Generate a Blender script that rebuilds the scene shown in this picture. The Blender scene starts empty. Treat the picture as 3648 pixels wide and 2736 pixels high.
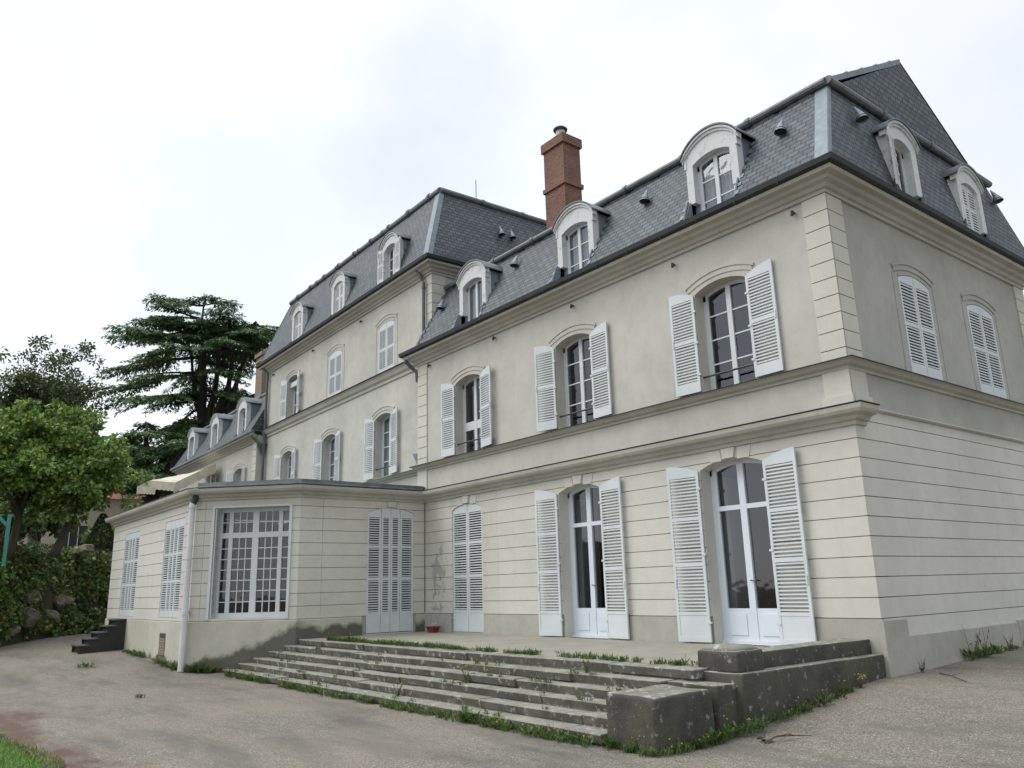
import bpy, bmesh, math, random
from mathutils import Vector, Matrix, noise
rnd = random.Random(7)
R = math.radians
scene = bpy.context.scene
col = scene.collection
# ------------------------------------------------------------------ camera
CAM = Vector((6.7747, -12.5982, 0.9910))
yw, pt, rl = R(51.6529), R(14.2816), R(-1.5808)
fw = Vector((-math.sin(yw)*math.cos(pt), math.cos(yw)*math.cos(pt), math.sin(pt)))
r0 = Vector((math.cos(yw), math.sin(yw), 0)); u0 = r0.cross(fw)
r2 = math.cos(rl)*r0 + math.sin(rl)*u0; u2 = -math.sin(rl)*r0 + math.cos(rl)*u0
cd = bpy.data.cameras.new('camera'); cam = bpy.data.objects.new('camera', cd); col.objects.link(cam)
m = Matrix((r2, u2, -fw)).transposed().to_4x4(); m.translation = CAM
cam.matrix_world = m
cd.sensor_width = 36; cd.lens = 2861.52/3648*36; cd.clip_end = 3000; cd.clip_start = .05
scene.camera = cam
# ------------------------------------------------------------------ world: overcast sky
SUN_EL, SUN_AZ = R(46), R(222)     # azimuth measured from +Y clockwise: soft light from the front left
w = bpy.data.worlds.new('World'); scene.world = w; w.use_nodes = True
nt = w.node_tree; nt.nodes.clear()
def N(nt, t, **kw):
    n = nt.nodes.new(t)
    for k, v in kw.items():
        if k in n.inputs: n.inputs[k].default_value = v
        else: setattr(n, k, v)
    return n
def mathn(nt, op, a, b=None, c=None):
    x = N(nt, 'ShaderNodeMath', operation=op)
    for i, s in enumerate((a, b, c)):
        if s is None: continue
        if isinstance(s, (int, float)): x.inputs[i].default_value = s
        else: nt.links.new(s, x.inputs[i])
    return x.outputs[0]
out = N(nt, 'ShaderNodeOutputWorld'); add = N(nt, 'ShaderNodeAddShader')
sky = N(nt, 'ShaderNodeTexSky', sky_type='NISHITA', sun_disc=False, sun_elevation=SUN_EL, sun_rotation=SUN_AZ)
bg1 = N(nt, 'ShaderNodeBackground'); bg1.inputs['Strength'].default_value = .03
bg2 = N(nt, 'ShaderNodeBackground'); bg2.inputs['Strength'].default_value = 1.0
tc = N(nt, 'ShaderNodeTexCoord'); sep = N(nt, 'ShaderNodeSeparateXYZ')
nt.links.new(tc.outputs['Generated'], sep.inputs[0])
mp = N(nt, 'ShaderNodeMapping'); mp.inputs['Scale'].default_value = (1.5, 1.5, 2.4)
mp.inputs['Location'].default_value = (.35, .1, .55)
nt.links.new(tc.outputs['Generated'], mp.inputs[0])
n1 = N(nt, 'ShaderNodeTexNoise', Scale=1.5, Detail=5.0, Roughness=.48)
nt.links.new(mp.outputs[0], n1.inputs['Vector'])
cr = N(nt, 'ShaderNodeValToRGB')
e = cr.color_ramp.elements
e[0].position = .36; e[0].color = (.74, .775, .81, 1); e[1].position = .62; e[1].color = (.90, .915, .93, 1)
e2 = cr.color_ramp.elements.new(.48); e2.color = (.825, .85, .875, 1)
nt.links.new(n1.outputs['Fac'], cr.inputs[0])
mr = N(nt, 'ShaderNodeMapRange'); mr.inputs['From Min'].default_value = .64; mr.inputs['From Max'].default_value = 1.0
mr.inputs['To Min'].default_value = 1.0; mr.inputs['To Max'].default_value = 2.8
nt.links.new(sep.outputs['Z'], mr.inputs['Value'])
gx = mathn(nt, 'MULTIPLY_ADD', sep.outputs['X'], -.22, mathn(nt, 'MULTIPLY_ADD', sep.outputs['Y'], -.10, .93))
vm = N(nt, 'ShaderNodeVectorMath', operation='SCALE')
nt.links.new(cr.outputs[0], vm.inputs[0]); 
cdt = N(nt, 'ShaderNodeVectorMath', operation='DISTANCE'); cdt.inputs[1].default_value = (-.722, .4375, .536)
nt.links.new(tc.outputs['Generated'], cdt.inputs[0])
cl = N(nt, 'ShaderNodeMapRange', interpolation_type='SMOOTHSTEP'); cl.inputs['From Min'].default_value = .02; cl.inputs['From Max'].default_value = .19; cl.inputs['To Min'].default_value = .87; cl.inputs['To Max'].default_value = 1.0
n3 = N(nt, 'ShaderNodeTexNoise', Scale=4.5, Detail=6.0, Roughness=.55); nt.links.new(tc.outputs['Generated'], n3.inputs['Vector'])
nt.links.new(mathn(nt, 'MULTIPLY_ADD', n3.outputs['Fac'], .34, mathn(nt, 'SUBTRACT', cdt.outputs['Value'], .17)), cl.inputs['Value'])
gx = mathn(nt, 'MULTIPLY', gx, cl.outputs[0])
gx = mathn(nt, 'MULTIPLY', mathn(nt, 'MINIMUM', mathn(nt, 'MAXIMUM', gx, .62), 1.06), mr.outputs[0]); nt.links.new(gx, vm.inputs['Scale'])
nt.links.new(vm.outputs[0], bg2.inputs['Color']); nt.links.new(sky.outputs[0], bg1.inputs['Color'])
nt.links.new(bg1.outputs[0], add.inputs[0]); nt.links.new(bg2.outputs[0], add.inputs[1]); nt.links.new(add.outputs[0], out.inputs[0])
# ------------------------------------------------------------------ sun behind cloud
sd = bpy.data.lights.new('sun', 'SUN'); sd.energy = 1.5; sd.angle = R(38); sd.color = (1, .97, .92)
so = bpy.data.objects.new('sun', sd); col.objects.link(so)
sdir = Vector((math.sin(SUN_AZ)*math.cos(SUN_EL), math.cos(SUN_AZ)*math.cos(SUN_EL), math.sin(SUN_EL)))
so.rotation_euler = sdir.to_track_quat('Z', 'Y').to_euler()
scene.view_settings.view_transform = 'Standard'; scene.view_settings.look = 'None'
scene.view_settings.exposure = 0.14; scene.view_settings.gamma = 1.0
# ------------------------------------------------------------------ materials
M = {}
def newmat(name):
    m = bpy.data.materials.new(name); m.use_nodes = True
    b = m.node_tree.nodes['Principled BSDF']; M[name] = m
    return m, m.node_tree, b
def coordn(nt, kind='Object', scale=(1, 1, 1)):
    t = N(nt, 'ShaderNodeTexCoord'); mp = N(nt, 'ShaderNodeMapping'); mp.inputs['Scale'].default_value = scale
    nt.links.new(t.outputs[kind], mp.inputs[0]); return mp.outputs[0]
def noisen(nt, vec, scale, detail=4, rough=.6):
    n = N(nt, 'ShaderNodeTexNoise', Scale=scale, Detail=float(detail), Roughness=rough); nt.links.new(vec, n.inputs['Vector']); return n.outputs['Fac']
def rampn(nt, fac, stops):
    c = N(nt, 'ShaderNodeValToRGB'); el = c.color_ramp.elements
    while len(el) < len(stops): el.new(.5)
    for e, (p, cc) in zip(el, stops):
        e.position = p; e.color = (*cc, 1) if len(cc) == 3 else cc
    nt.links.new(fac, c.inputs[0]); return c.outputs[0]
def mixn(nt, fac, a, b, blend='MIX'):
    x = N(nt, 'ShaderNodeMix', data_type='RGBA', blend_type=blend)
    if isinstance(fac, (int, float)): x.inputs[0].default_value = fac
    else: nt.links.new(fac, x.inputs[0])
    for i, s in ((6, a), (7, b)):
        if isinstance(s, tuple): x.inputs[i].default_value = (*s, 1)
        else: nt.links.new(s, x.inputs[i])
    return x.outputs[2]
def bumpn(nt, b, h, strength=.3, dist=.02):
    bn = N(nt, 'ShaderNodeBump'); bn.inputs['Strength'].default_value = strength; bn.inputs['Distance'].default_value = dist
    nt.links.new(h, bn.inputs['Height']); nt.links.new(bn.outputs[0], b.inputs['Normal'])
def simple(name, c1, c2=None, scale=3, rough=.8, bump=0, stretch=(1, 1, 1), lo=.35, hi=.65, metal=0, fine=None):
    m, nt, b = newmat(name)
    c2 = c2 or tuple(x*.85 for x in c1)
    v = coordn(nt, 'Object', stretch); f = noisen(nt, v, scale, 6)
    c = rampn(nt, f, [(lo, c2), (hi, c1)])
    if fine:
        g = noisen(nt, v, fine, 3); c = mixn(nt, .35, c, rampn(nt, g, [(.3, (.55, .55, .55)), (.7, (1, 1, 1))]), 'MULTIPLY')
    nt.links.new(c, b.inputs['Base Color']); b.inputs['Roughness'].default_value = rough; b.inputs['Metallic'].default_value = metal
    if bump: bumpn(nt, b, noisen(nt, v, scale*6, 5), bump)
    return m

def stucco(name, base, dark, stain=(.16, .15, .12), amt=.35):
    m, nt, b = newmat(name)
    v = coordn(nt); big = noisen(nt, v, .55, 7, .62); mid = noisen(nt, v, 3.2, 6, .65); fine = noisen(nt, v, 55, 3)
    vs = coordn(nt, 'Object', (3.2, 3.2, .22)); streak = noisen(nt, vs, 1.4, 5, .6)
    c = rampn(nt, big, [(.32, dark), (.66, base)])
    c = mixn(nt, mathn(nt, 'MULTIPLY', rampn(nt, mid, [(.46, (0, 0, 0)), (.75, (1, 1, 1))]), amt), c, tuple(x*.80 for x in dark))
    c = mixn(nt, mathn(nt, 'MULTIPLY', rampn(nt, streak, [(.55, (0, 0, 0)), (.80, (1, 1, 1))]), amt*.35), c, stain)
    sp2 = noisen(nt, coordn(nt, 'Object', (1, 1, .7)), 1.9, 9, .72); c = mixn(nt, mathn(nt, 'MULTIPLY', rampn(nt, sp2, [(.57, (0, 0, 0)), (.68, (1, 1, 1))]), amt*.8), c, tuple(x*.72 for x in dark))
    c = mixn(nt, .30, c, rampn(nt, fine, [(.3, (.78, .78, .78)), (.7, (1, 1, 1))]), 'MULTIPLY')
    nt.links.new(c, b.inputs['Base Color']); b.inputs['Roughness'].default_value = .92
    bumpn(nt, b, fine, .25, .012)
    return m, nt, b, c
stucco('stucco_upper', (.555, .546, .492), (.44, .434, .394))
stucco('stucco_shaded', (.45, .446, .405), (.35, .348, .318))  # copy of the upper stucco with the side wall's shade put into its colour
stucco('painted_stone', (.625, .613, .553), (.54, .53, .478), amt=.25)
stucco('trim_stone', (.505, .497, .44), (.40, .393, .342), (.16, .16, .115), .45)
stucco('quoin_stone', (.61, .60, .53), (.53, .52, .455), amt=.18)
simple('groove_back', (.38, .37, .31), (.27, .265, .21), 4)  # darker core face seen through the open joints
stucco('plinth_stone', (.45, .44, .385), (.35, .34, .30), amt=.5)
# annex plinth: dirty render with a black algae stain that follows the steps
m, nt, b, c = stucco('annex_plinth', (.54, .525, .445), (.43, .42, .345), amt=.4)
tcx = N(nt, 'ShaderNodeTexCoord'); sp = N(nt, 'ShaderNodeSeparateXYZ'); nt.links.new(tcx.outputs['Object'], sp.inputs[0])
yy = mathn(nt, 'MINIMUM', mathn(nt, 'ADD', sp.outputs['Y'], 3.82), 0.0)
zl = mathn(nt, 'MULTIPLY_ADD', yy, .46, .39)
nz = noisen(nt, coordn(nt), 1.7, 6)
dd = mathn(nt, 'SUBTRACT', sp.outputs['Z'], zl)
dd = mathn(nt, 'SUBTRACT', mathn(nt, 'MULTIPLY_ADD', nz, .75, .02), dd)
far = mathn(nt, 'MULTIPLY_ADD', sp.outputs['Y'], 2.2, 12.8)       # fades before the corner of the bow
dd = mathn(nt, 'MINIMUM', dd, mathn(nt, 'MULTIPLY', far, .5))
fac = rampn(nt, dd, [(.0, (0, 0, 0)), (.16, (1, 1, 1))])
c2 = mixn(nt, mathn(nt, 'MULTIPLY', fac, .92), c, mixn(nt, nz, (.045, .043, .037), (.12, .115, .095)))
low = mathn(nt, 'SUBTRACT', mathn(nt, 'MULTIPLY', noisen(nt, coordn(nt), 2.3, 6), .75), mathn(nt, 'ADD', sp.outputs['Z'], .42))
c2 = mixn(nt, rampn(nt, low, [(.0, (0, 0, 0)), (.12, (.85, .85, .85))]), c2, (.085, .085, .06))
nt.links.new(c2, b.inputs['Base Color'])
# peeling patch near the inner corner of the rusticated wall
m, nt, b, c = stucco('peeling_stone', (.60, .585, .52), (.51, .50, .44), amt=.25)
tcx = N(nt, 'ShaderNodeTexCoord'); sp = N(nt, 'ShaderNodeSeparateXYZ'); nt.links.new(tcx.outputs['Object'], sp.inputs[0])
dx = mathn(nt, 'ABSOLUTE', mathn(nt, 'SUBTRACT', sp.outputs['X'], .65)); dz = mathn(nt, 'ABSOLUTE', mathn(nt, 'SUBTRACT', sp.outputs['Z'], 1.85))
rad = mathn(nt, 'ADD', mathn(nt, 'MULTIPLY', dx, .42), mathn(nt, 'MULTIPLY', dz, .20))
pf = mathn(nt, 'SUBTRACT', noisen(nt, coordn(nt), 2.6, 8, .68), mathn(nt, 'MULTIPLY_ADD', rad, .55, .43))
c2 = mixn(nt, rampn(nt, pf, [(.0, (0, 0, 0)), (.012, (1, 1, 1))]), c, (.36, .35, .315))
nt.links.new(c2, b.inputs['Base Color'])

def brickmat(name, c1, c2, mortar, bw, bh, ms, rough, scale=1, squash=None, var=None, bump=.5, offset=.5):
    m, nt, b = newmat(name)
    uv = N(nt, 'ShaderNodeUVMap')
    br = N(nt, 'ShaderNodeTexBrick'); nt.links.new(uv.outputs[0], br.inputs['Vector'])
    br.offset = offset
    for k, v in (('Color1', (*c1, 1)), ('Color2', (*c2, 1)), ('Mortar', (*mortar, 1)), ('Scale', 1.0), ('Mortar Size', ms), ('Mortar Smooth', .1), ('Bias', 0.0), ('Brick Width', bw), ('Row Height', bh)):
        br.inputs[k].default_value = v
    v = coordn(nt); f = noisen(nt, v, .9, 6, .65); g = noisen(nt, v, 14, 4)
    c = mixn(nt, .75, br.outputs['Color'], rampn(nt, f, [(.3, (.62, .62, .6)), (.7, (1.0, 1.0, 1.0))]), 'MULTIPLY')
    if var: c = mixn(nt, rampn(nt, noisen(nt, coordn(nt, 'Object', (1, 1, .6)), 1.3, 6), [(.58, (0, 0, 0)), (.74, (.7, .7, .7))]), c, var)
    nt.links.new(c, b.inputs['Base Color']); b.inputs['Roughness'].default_value = rough
    h = mathn(nt, 'SUBTRACT', mathn(nt, 'MULTIPLY', g, .25), br.outputs['Fac'])
    bumpn(nt, b, h, bump, .015)
brickmat('slate', (.056, .073, .088), (.110, .133, .152), (.012, .014, .017), .23, .135, .014, .62, var=(.052, .062, .052), bump=.8)
brickmat('chimney_brick', (.255, .11, .075), (.16, .075, .056), (.24, .17, .13), .22, .075, .010, .9, var=(.13, .07, .055))
brickmat('red_tile', (.36, .13, .075), (.28, .10, .06), (.12, .05, .035), .25, .30, .03, .85)
brickmat('brick_infill', (.27, .17, .13), (.21, .14, .11), (.30, .27, .22), .22, .08, .012, .9)
simple('zinc', (.235, .275, .315), (.16, .19, .22), 2.5, .48, .1, metal=.25, stretch=(1, 1, .5))
simple('zinc_light', (.19, .23, .255), (.135, .165, .19), 6, .5, metal=.15)
simple('zinc_dark', (.026, .029, .032), (.016, .018, .02), 3, .75)
simple('zinc_roll', (.14, .158, .168), (.085, .10, .108), 4, .5, .1, metal=.15)
simple('white_paint', (.61, .645, .66), (.54, .57, .585), 1.1, .55)
simple('white_door', (.68, .73, .79), (.62, .665, .72), 1.2, .4)
simple('old_white', (.58, .60, .60), (.40, .405, .39), 6, .7, .15, lo=.30, hi=.44)
simple('pvc_white', (.66, .68, .69), (.52, .53, .52), 1.5, .45)
simple('pipe_gray', (.10, .11, .12), (.07, .075, .085), 3, .5)
simple('iron', (.03, .032, .034), (.02, .02, .02), 5, .5)
simple('curtain', (.58, .58, .57), (.46, .46, .45), 3, .9, stretch=(6, 6, .5))
simple('interior', (.12, .10, .082), (.09, .075, .06), 1, .9)
simple('interior_panel', (.30, .33, .33), (.25, .27, .27), 1, .6)
simple('awning_cloth', (.60, .56, .46), (.44, .40, .31), 2.2, .9, lo=.3, hi=.6)
simple('black_wood', (.030, .030, .031), (.018, .018, .019), 4, .75, stretch=(1, 1, .2))
simple('black_tread', (.085, .088, .085), (.05, .052, .05), 4, .8)
simple('bark', (.10, .082, .062), (.05, .042, .034), 6, .95, .6, stretch=(1, 1, .3))
simple('cedar_bark', (.045, .038, .034), (.022, .02, .018), 5, .95, .5, stretch=(1, 1, .3))
simple('green_paint', (.05, .30, .25), (.035, .20, .17), 3, .5)
simple('cream_render', (.50, .46, .36), (.42, .38, .30), .6, .9)
simple('dark_room_glass', (.022, .025, .028), (.015, .017, .02), 1, .35)  # opaque: the darkness of the room behind is painted into the colour
simple('rock', (.20, .175, .13), (.07, .06, .045), 2.2, .95, .7)
simple('rock_pale', (.38, .33, .22), (.20, .17, .11), 2.5, .95, .6)
simple('earth', (.075, .062, .04), (.035, .032, .02), 2.2, .98, .5, fine=12)
simple('pot_red', (.20, .03, .035), (.13, .02, .025), 4, .5)
simple('blossom', (.75, .70, .66), (.60, .45, .45), 20, .8)
simple('leaf_litter', (.33, .17, .08), (.20, .10, .05), 9, .9)
simple('leaf_green', (.20, .26, .06), (.13, .18, .05), 9, .8)
simple('twig', (.11, .075, .055), (.07, .05, .04), 9, .9)
simple('dark_cloth', (.02, .02, .023), (.012, .012, .014), 4, .9)
simple('skin', (.42, .27, .20), (.36, .23, .17), 4, .6)
simple('hair', (.02, .016, .013), (.012, .01, .009), 9, .6)
def foliage(name, c1, c2, c3, trans=.25):
    m, nt, b = newmat(name)
    g = N(nt, 'ShaderNodeNewGeometry'); f = noisen(nt, coordn(nt), .8, 4)
    mix = mathn(nt, 'ADD', mathn(nt, 'MULTIPLY', g.outputs['Random Per Island'], .6), mathn(nt, 'MULTIPLY', f, .4))
    c = rampn(nt, mix, [(.2, c2), (.5, c1), (.85, c3)])
    nt.links.new(c, b.inputs['Base Color']); b.inputs['Roughness'].default_value = .6
    tr = N(nt, 'ShaderNodeBsdfTranslucent'); nt.links.new(c, tr.inputs['Color'])
    ms = N(nt, 'ShaderNodeMixShader'); ms.inputs[0].default_value = trans
    nt.links.new(b.outputs[0], ms.inputs[1]); nt.links.new(tr.outputs[0], ms.inputs[2])
    nt.links.new(ms.outputs[0], nt.nodes['Material Output'].inputs[0])
foliage('cedar_needles', (.066, .135, .05), (.030, .066, .029), (.19, .28, .075), .2)
foliage('plane_leaves', (.14, .245, .055), (.055, .12, .032), (.40, .52, .10), .25)
foliage('dark_leaves', (.072, .104, .038), (.036, .055, .022), (.135, .16, .055), .2)
foliage('light_leaves', (.12, .19, .04), (.07, .12, .03), (.20, .26, .06), .3)
foliage('ivy_leaves', (.115, .19, .05), (.05, .095, .027), (.25, .34, .075), .2)
foliage('dry_leaves', (.20, .165, .08), (.12, .10, .05), (.32, .27, .12), .2)
foliage('conifer_leaves', (.035, .065, .022), (.018, .036, .014), (.075, .11, .035), .1)
foliage('weed_leaves', (.085, .145, .032), (.045, .085, .022), (.16, .22, .055), .3)
foliage('lawn_blades', (.13, .27, .045), (.08, .19, .03), (.20, .33, .07), .3)
foliage('flower_yellow', (.60, .45, .03), (.50, .36, .02), (.70, .55, .05), .2)
# glass: reflects by Fresnel, otherwise lets the room show
m, nt, b = newmat('glass'); nt.nodes.remove(b)
ge = N(nt, 'ShaderNodeNewGeometry'); dt = N(nt, 'ShaderNodeVectorMath', operation='DOT_PRODUCT')
nt.links.new(ge.outputs['Normal'], dt.inputs[0]); nt.links.new(ge.outputs['Incoming'], dt.inputs[1])
fr = mathn(nt, 'MULTIPLY_ADD', mathn(nt, 'POWER', mathn(nt, 'SUBTRACT', 1.0, mathn(nt, 'ABSOLUTE', dt.outputs['Value'])), 5.0), .90, .095)
tr = N(nt, 'ShaderNodeBsdfTransparent'); tr.inputs[0].default_value = (.62, .66, .68, 1)
gl = N(nt, 'ShaderNodeBsdfGlossy'); gl.inputs['Roughness'].default_value = .03; gl.inputs['Color'].default_value = (.9, .93, 1, 1)
ms = N(nt, 'ShaderNodeMixShader'); nt.links.new(fr, ms.inputs[0]); nt.links.new(tr.outputs[0], ms.inputs[1]); nt.links.new(gl.outputs[0], ms.inputs[2])
bb = N(nt, 'ShaderNodeBump'); bb.inputs['Strength'].default_value = .06; bb.inputs['Distance'].default_value = .05
nt.links.new(noisen(nt, coordn(nt), 2.0, 2), bb.inputs['Height']); nt.links.new(bb.outputs[0], gl.inputs['Normal'])
nt.links.new(ms.outputs[0], nt.nodes['Material Output'].inputs[0])
# steps: pale lichen-covered treads, grimy risers with white lichen spots
def stonem(name, c1, c2, spot, lo, hi, green=0):
    m, nt, b = newmat(name); v = coordn(nt)
    c = rampn(nt, noisen(nt, v, 2.0, 8, .7), [(.3, c2), (.68, c1)])
    vo = N(nt, 'ShaderNodeTexVoronoi', Scale=7.0); nt.links.new(coordn(nt, 'Object', (1, 1, 1)), vo.inputs['Vector'])
    sp = mathn(nt, 'SUBTRACT', noisen(nt, v, 11.0, 6, .75), mathn(nt, 'MULTIPLY', vo.outputs['Distance'], .25))
    c = mixn(nt, rampn(nt, sp, [(lo, (0, 0, 0)), (hi, (1, 1, 1))]), c, spot)
    if green: c = mixn(nt, mathn(nt, 'MULTIPLY', rampn(nt, noisen(nt, v, 1.1, 5), [(.5, (0, 0, 0)), (.7, (1, 1, 1))]), green), c, (.10, .105, .04))
    g = noisen(nt, v, 40, 4); c = mixn(nt, .4, c, rampn(nt, g, [(.3, (.6, .6, .6)), (.7, (1, 1, 1))]), 'MULTIPLY')
    nt.links.new(c, b.inputs['Base Color']); b.inputs['Roughness'].default_value = .95
    bumpn(nt, b, mathn(nt, 'ADD', g, noisen(nt, v, 9, 5)), .5, .02)
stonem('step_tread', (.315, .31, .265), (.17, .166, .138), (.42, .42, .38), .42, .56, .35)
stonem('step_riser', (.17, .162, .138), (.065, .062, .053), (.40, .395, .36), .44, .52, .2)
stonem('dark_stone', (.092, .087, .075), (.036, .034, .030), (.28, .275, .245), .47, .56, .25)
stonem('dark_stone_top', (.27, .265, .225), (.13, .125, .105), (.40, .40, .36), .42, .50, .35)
stonem('terrace_slab', (.33, .315, .265), (.26, .245, .205), (.36, .35, .30), .55, .7, .1)
# gravel
m, nt, b = newmat('gravel'); v = coordn(nt)
vo = N(nt, 'ShaderNodeTexVoronoi', Scale=75.0); nt.links.new(v, vo.inputs['Vector'])
sepc = N(nt, 'ShaderNodeSeparateColor'); nt.links.new(vo.outputs['Color'], sepc.inputs[0])
c = rampn(nt, sepc.outputs[0], [(.0, (.115, .103, .084)), (.42, (.20, .181, .146)), (.78, (.265, .242, .196)), (.93, (.35, .324, .27)), (1, (.47, .445, .385))])
vs = coordn(nt, 'Object', (.45, 1.5, 1)); big = noisen(nt, vs, .8, 11, .70)
c = mixn(nt, rampn(nt, big, [(.46, (0, 0, 0)), (.62, (.85, .85, .85))]), c, (.12, .116, .104))
mid = noisen(nt, coordn(nt, 'Object', (.7, 1.7, 1)), 3.6, 10, .78)
c = mixn(nt, .55, c, rampn(nt, mid, [(.3, (.66, .66, .66)), (.7, (1.08, 1.07, 1.05))]), 'MULTIPLY')
big2 = noisen(nt, coordn(nt), .35, 5); c = mixn(nt, rampn(nt, big2, [(.4, (0, 0, 0)), (.7, (.35, .35, .35))]), c, (.30, .255, .195))
sp = N(nt, 'ShaderNodeSeparateXYZ'); tcx = N(nt, 'ShaderNodeTexCoord'); nt.links.new(tcx.outputs['Object'], sp.inputs[0])
# reddish earth washed out near the lawn
dl = mathn(nt, 'ADD', mathn(nt, 'MULTIPLY_ADD', sp.outputs['Y'], -.62, -5.92), mathn(nt, 'MINIMUM', mathn(nt, 'MULTIPLY_ADD', sp.outputs['X'], .30, 3.3), 0.0))
rf = mathn(nt, 'ADD', dl, mathn(nt, 'MULTIPLY_ADD', noisen(nt, coordn(nt, 'Object', (.5, 1.2, 1)), 1.1, 7, .68), 2.6, -1.42))
c = mixn(nt, rampn(nt, rf, [(.1, (0, 0, 0)), (.6, (.85, .85, .85))]), c, (.105, .056, .041))
fine = noisen(nt, v, 160, 2); c = mixn(nt, .45, c, rampn(nt, fine, [(.3, (.6, .6, .6)), (.7, (1.05, 1.05, 1.05))]), 'MULTIPLY')
nt.links.new(c, b.inputs['Base Color']); b.inputs['Roughness'].default_value = .97
bumpn(nt, b, mathn(nt, 'SUBTRACT', noisen(nt, v, 30, 4), vo.outputs['Distance']), .6, .02)
# ------------------------------------------------------------------ mesh kit
class Fr:      # a wall frame: s along the wall, o outwards, z up
    def __init__(self, ox, oy, tx, ty, nx, ny): self.a = (ox, oy, tx, ty, nx, ny)
    def __call__(self, s, o, z):
        ox, oy, tx, ty, nx, ny = self.a
        return Vector((ox+tx*s+nx*o, oy+ty*s+ny*o, z))
W0 = Fr(0, 0, 1, 0, 0, 1)      # plain world: s=x, o=y
class MB:
    def __init__(self): self.v = []; self.f = []; self.m = []; self.uv = {}
    def poly(self, pts, m=0, uv=None):
        i = len(self.v); self.v += [Vector(p) for p in pts]; self.f.append(list(range(i, i+len(pts)))); self.m.append(m)
        if uv: self.uv[len(self.f)-1] = uv
    def hexa(self, p, m=0):        # 8 points: bottom 4, top 4
        i = len(self.v); self.v += [Vector(q) for q in p]
        for q in ((0, 3, 2, 1), (4, 5, 6, 7), (0, 1, 5, 4), (1, 2, 6, 5), (2, 3, 7, 6), (3, 0, 4, 7)):
            self.f.append([i+k for k in q]); self.m.append(m)
    def box(self, F, s0, s1, o0, o1, z0, z1, m=0, mt=None):
        self.hexa([F(s0, o0, z0), F(s1, o0, z0), F(s1, o1, z0), F(s0, o1, z0), F(s0, o0, z1), F(s1, o0, z1), F(s1, o1, z1), F(s0, o1, z1)], m)
        if mt is not None: self.m[-5] = mt
    def tube(self, pts, r, n=8, m=0, caps=True):
        pts = [Vector(p) for p in pts]; rs = r if isinstance(r, (list, tuple)) else [r]*len(pts); rings = []
        for k, p in enumerate(pts):
            d = (pts[min(k+1, len(pts)-1)]-pts[max(k-1, 0)]).normalized()
            a = d.orthogonal().normalized() if abs(d.z) > .9 else d.cross(Vector((0, 0, 1))).normalized()
            b = d.cross(a); i = len(self.v); rings.append(i)
            self.v += [p+rs[k]*(math.cos(2*math.pi*j/n)*a+math.sin(2*math.pi*j/n)*b) for j in range(n)]
        for k in range(len(rings)-1):
            for j in range(n):
                self.f.append([rings[k]+j, rings[k]+(j+1) % n, rings[k+1]+(j+1) % n, rings[k+1]+j]); self.m.append(m)
        if caps:
            self.f.append([rings[0]+j for j in range(n)][::-1]); self.f.append([rings[-1]+j for j in range(n)]); self.m += [m, m]
    def lathe(self, c, prof, n=14, m=0):
        self.tube([(c[0], c[1], c[2]+z) for r, z in prof], [max(r, .001) for r, z in prof], n, m)
    def sweep(self, F, s0, s1, prof, k0=0, k1=0, m=0):     # moulding; k = mitre per unit of projection
        n = len(prof); i = len(self.v)
        self.v += [F(s0-k0*o, o, z) for o, z in prof]+[F(s1+k1*o, o, z) for o, z in prof]
        for j in range(n):
            self.f.append([i+j, i+(j+1) % n, i+n+(j+1) % n, i+n+j]); self.m.append(m)
        self.f.append(list(range(i, i+n))[::-1]); self.f.append(list(range(i+n, i+2*n))); self.m += [m, m]
    def band(self, F, s0, s1, z0, z1, ops, of, ob, m=0, mf=None, ztop=None):
        # wall slab with arched openings; ops: (centre, half width, bottom, spring, rise)
        mf = m if mf is None else mf
        bp = {s0, s1}
        for c, h, zb, zs, r in ops:
            n = 12 if r else 1
            bp |= {c-h+2*h*k/n for k in range(n+1)}
        bp = sorted(x for x in bp if s0-1e-6 <= x <= s1+1e-6)
        def arch(op, s):
            c, h, zb, zs, r = op
            if not r: return zs
            RR = (h*h+r*r)/(2*r); d = min(abs(s-c), h); return zs+math.sqrt(RR*RR-d*d)-(RR-r)
        def piece(a, b, la, lb, ha, hb, sides):
            q = [(a, la), (b, lb), (b, hb), (a, ha)]
            self.poly([F(s, of, z) for s, z in q], mf); self.poly([F(s, ob, z) for s, z in q][::-1], m)
            self.poly([F(a, ob, la), F(b, ob, lb), F(b, of, lb), F(a, of, la)], m)
            self.poly([F(a, of, ha), F(b, of, hb), F(b, ob, hb), F(a, ob, ha)], m)
            for e in sides:
                l, hh = (la, ha) if e == a else (lb, hb)
                if hh-l > 1e-5: self.poly([F(e, ob, l), F(e, of, l), F(e, of, hh), F(e, ob, hh)], m)
        for a, b in zip(bp, bp[1:]):
            if b-a < 1e-6: continue
            mid = (a+b)/2; op = next((o for o in ops if abs(mid-o[0]) < o[1]), None)
            ends = [e for e in (a, b) if e in (s0, s1)]
            if not op:
                sd = list(ends)
                for o in ops:
                    for e, edge in ((a, o[0]+o[1]), (b, o[0]-o[1])):
                        if abs(e-edge) < 1e-6:
                            l, hh = max(z0, o[2]), min(z1, arch(o, edge))
                            if hh > l+1e-5: self.poly([F(e, ob, l), F(e, of, l), F(e, of, hh), F(e, ob, hh)], m)
                piece(a, b, z0, z0, z1, z1, sd)
            else:
                if op[2] > z0+1e-5: piece(a, b, z0, z0, min(op[2], z1), min(op[2], z1), ends)
                la, lb = max(z0, arch(op, a)), max(z0, arch(op, b))
                if min(la, lb) < z1-1e-5: piece(a, b, min(la, z1), min(lb, z1), z1, z1, ends)
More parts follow.
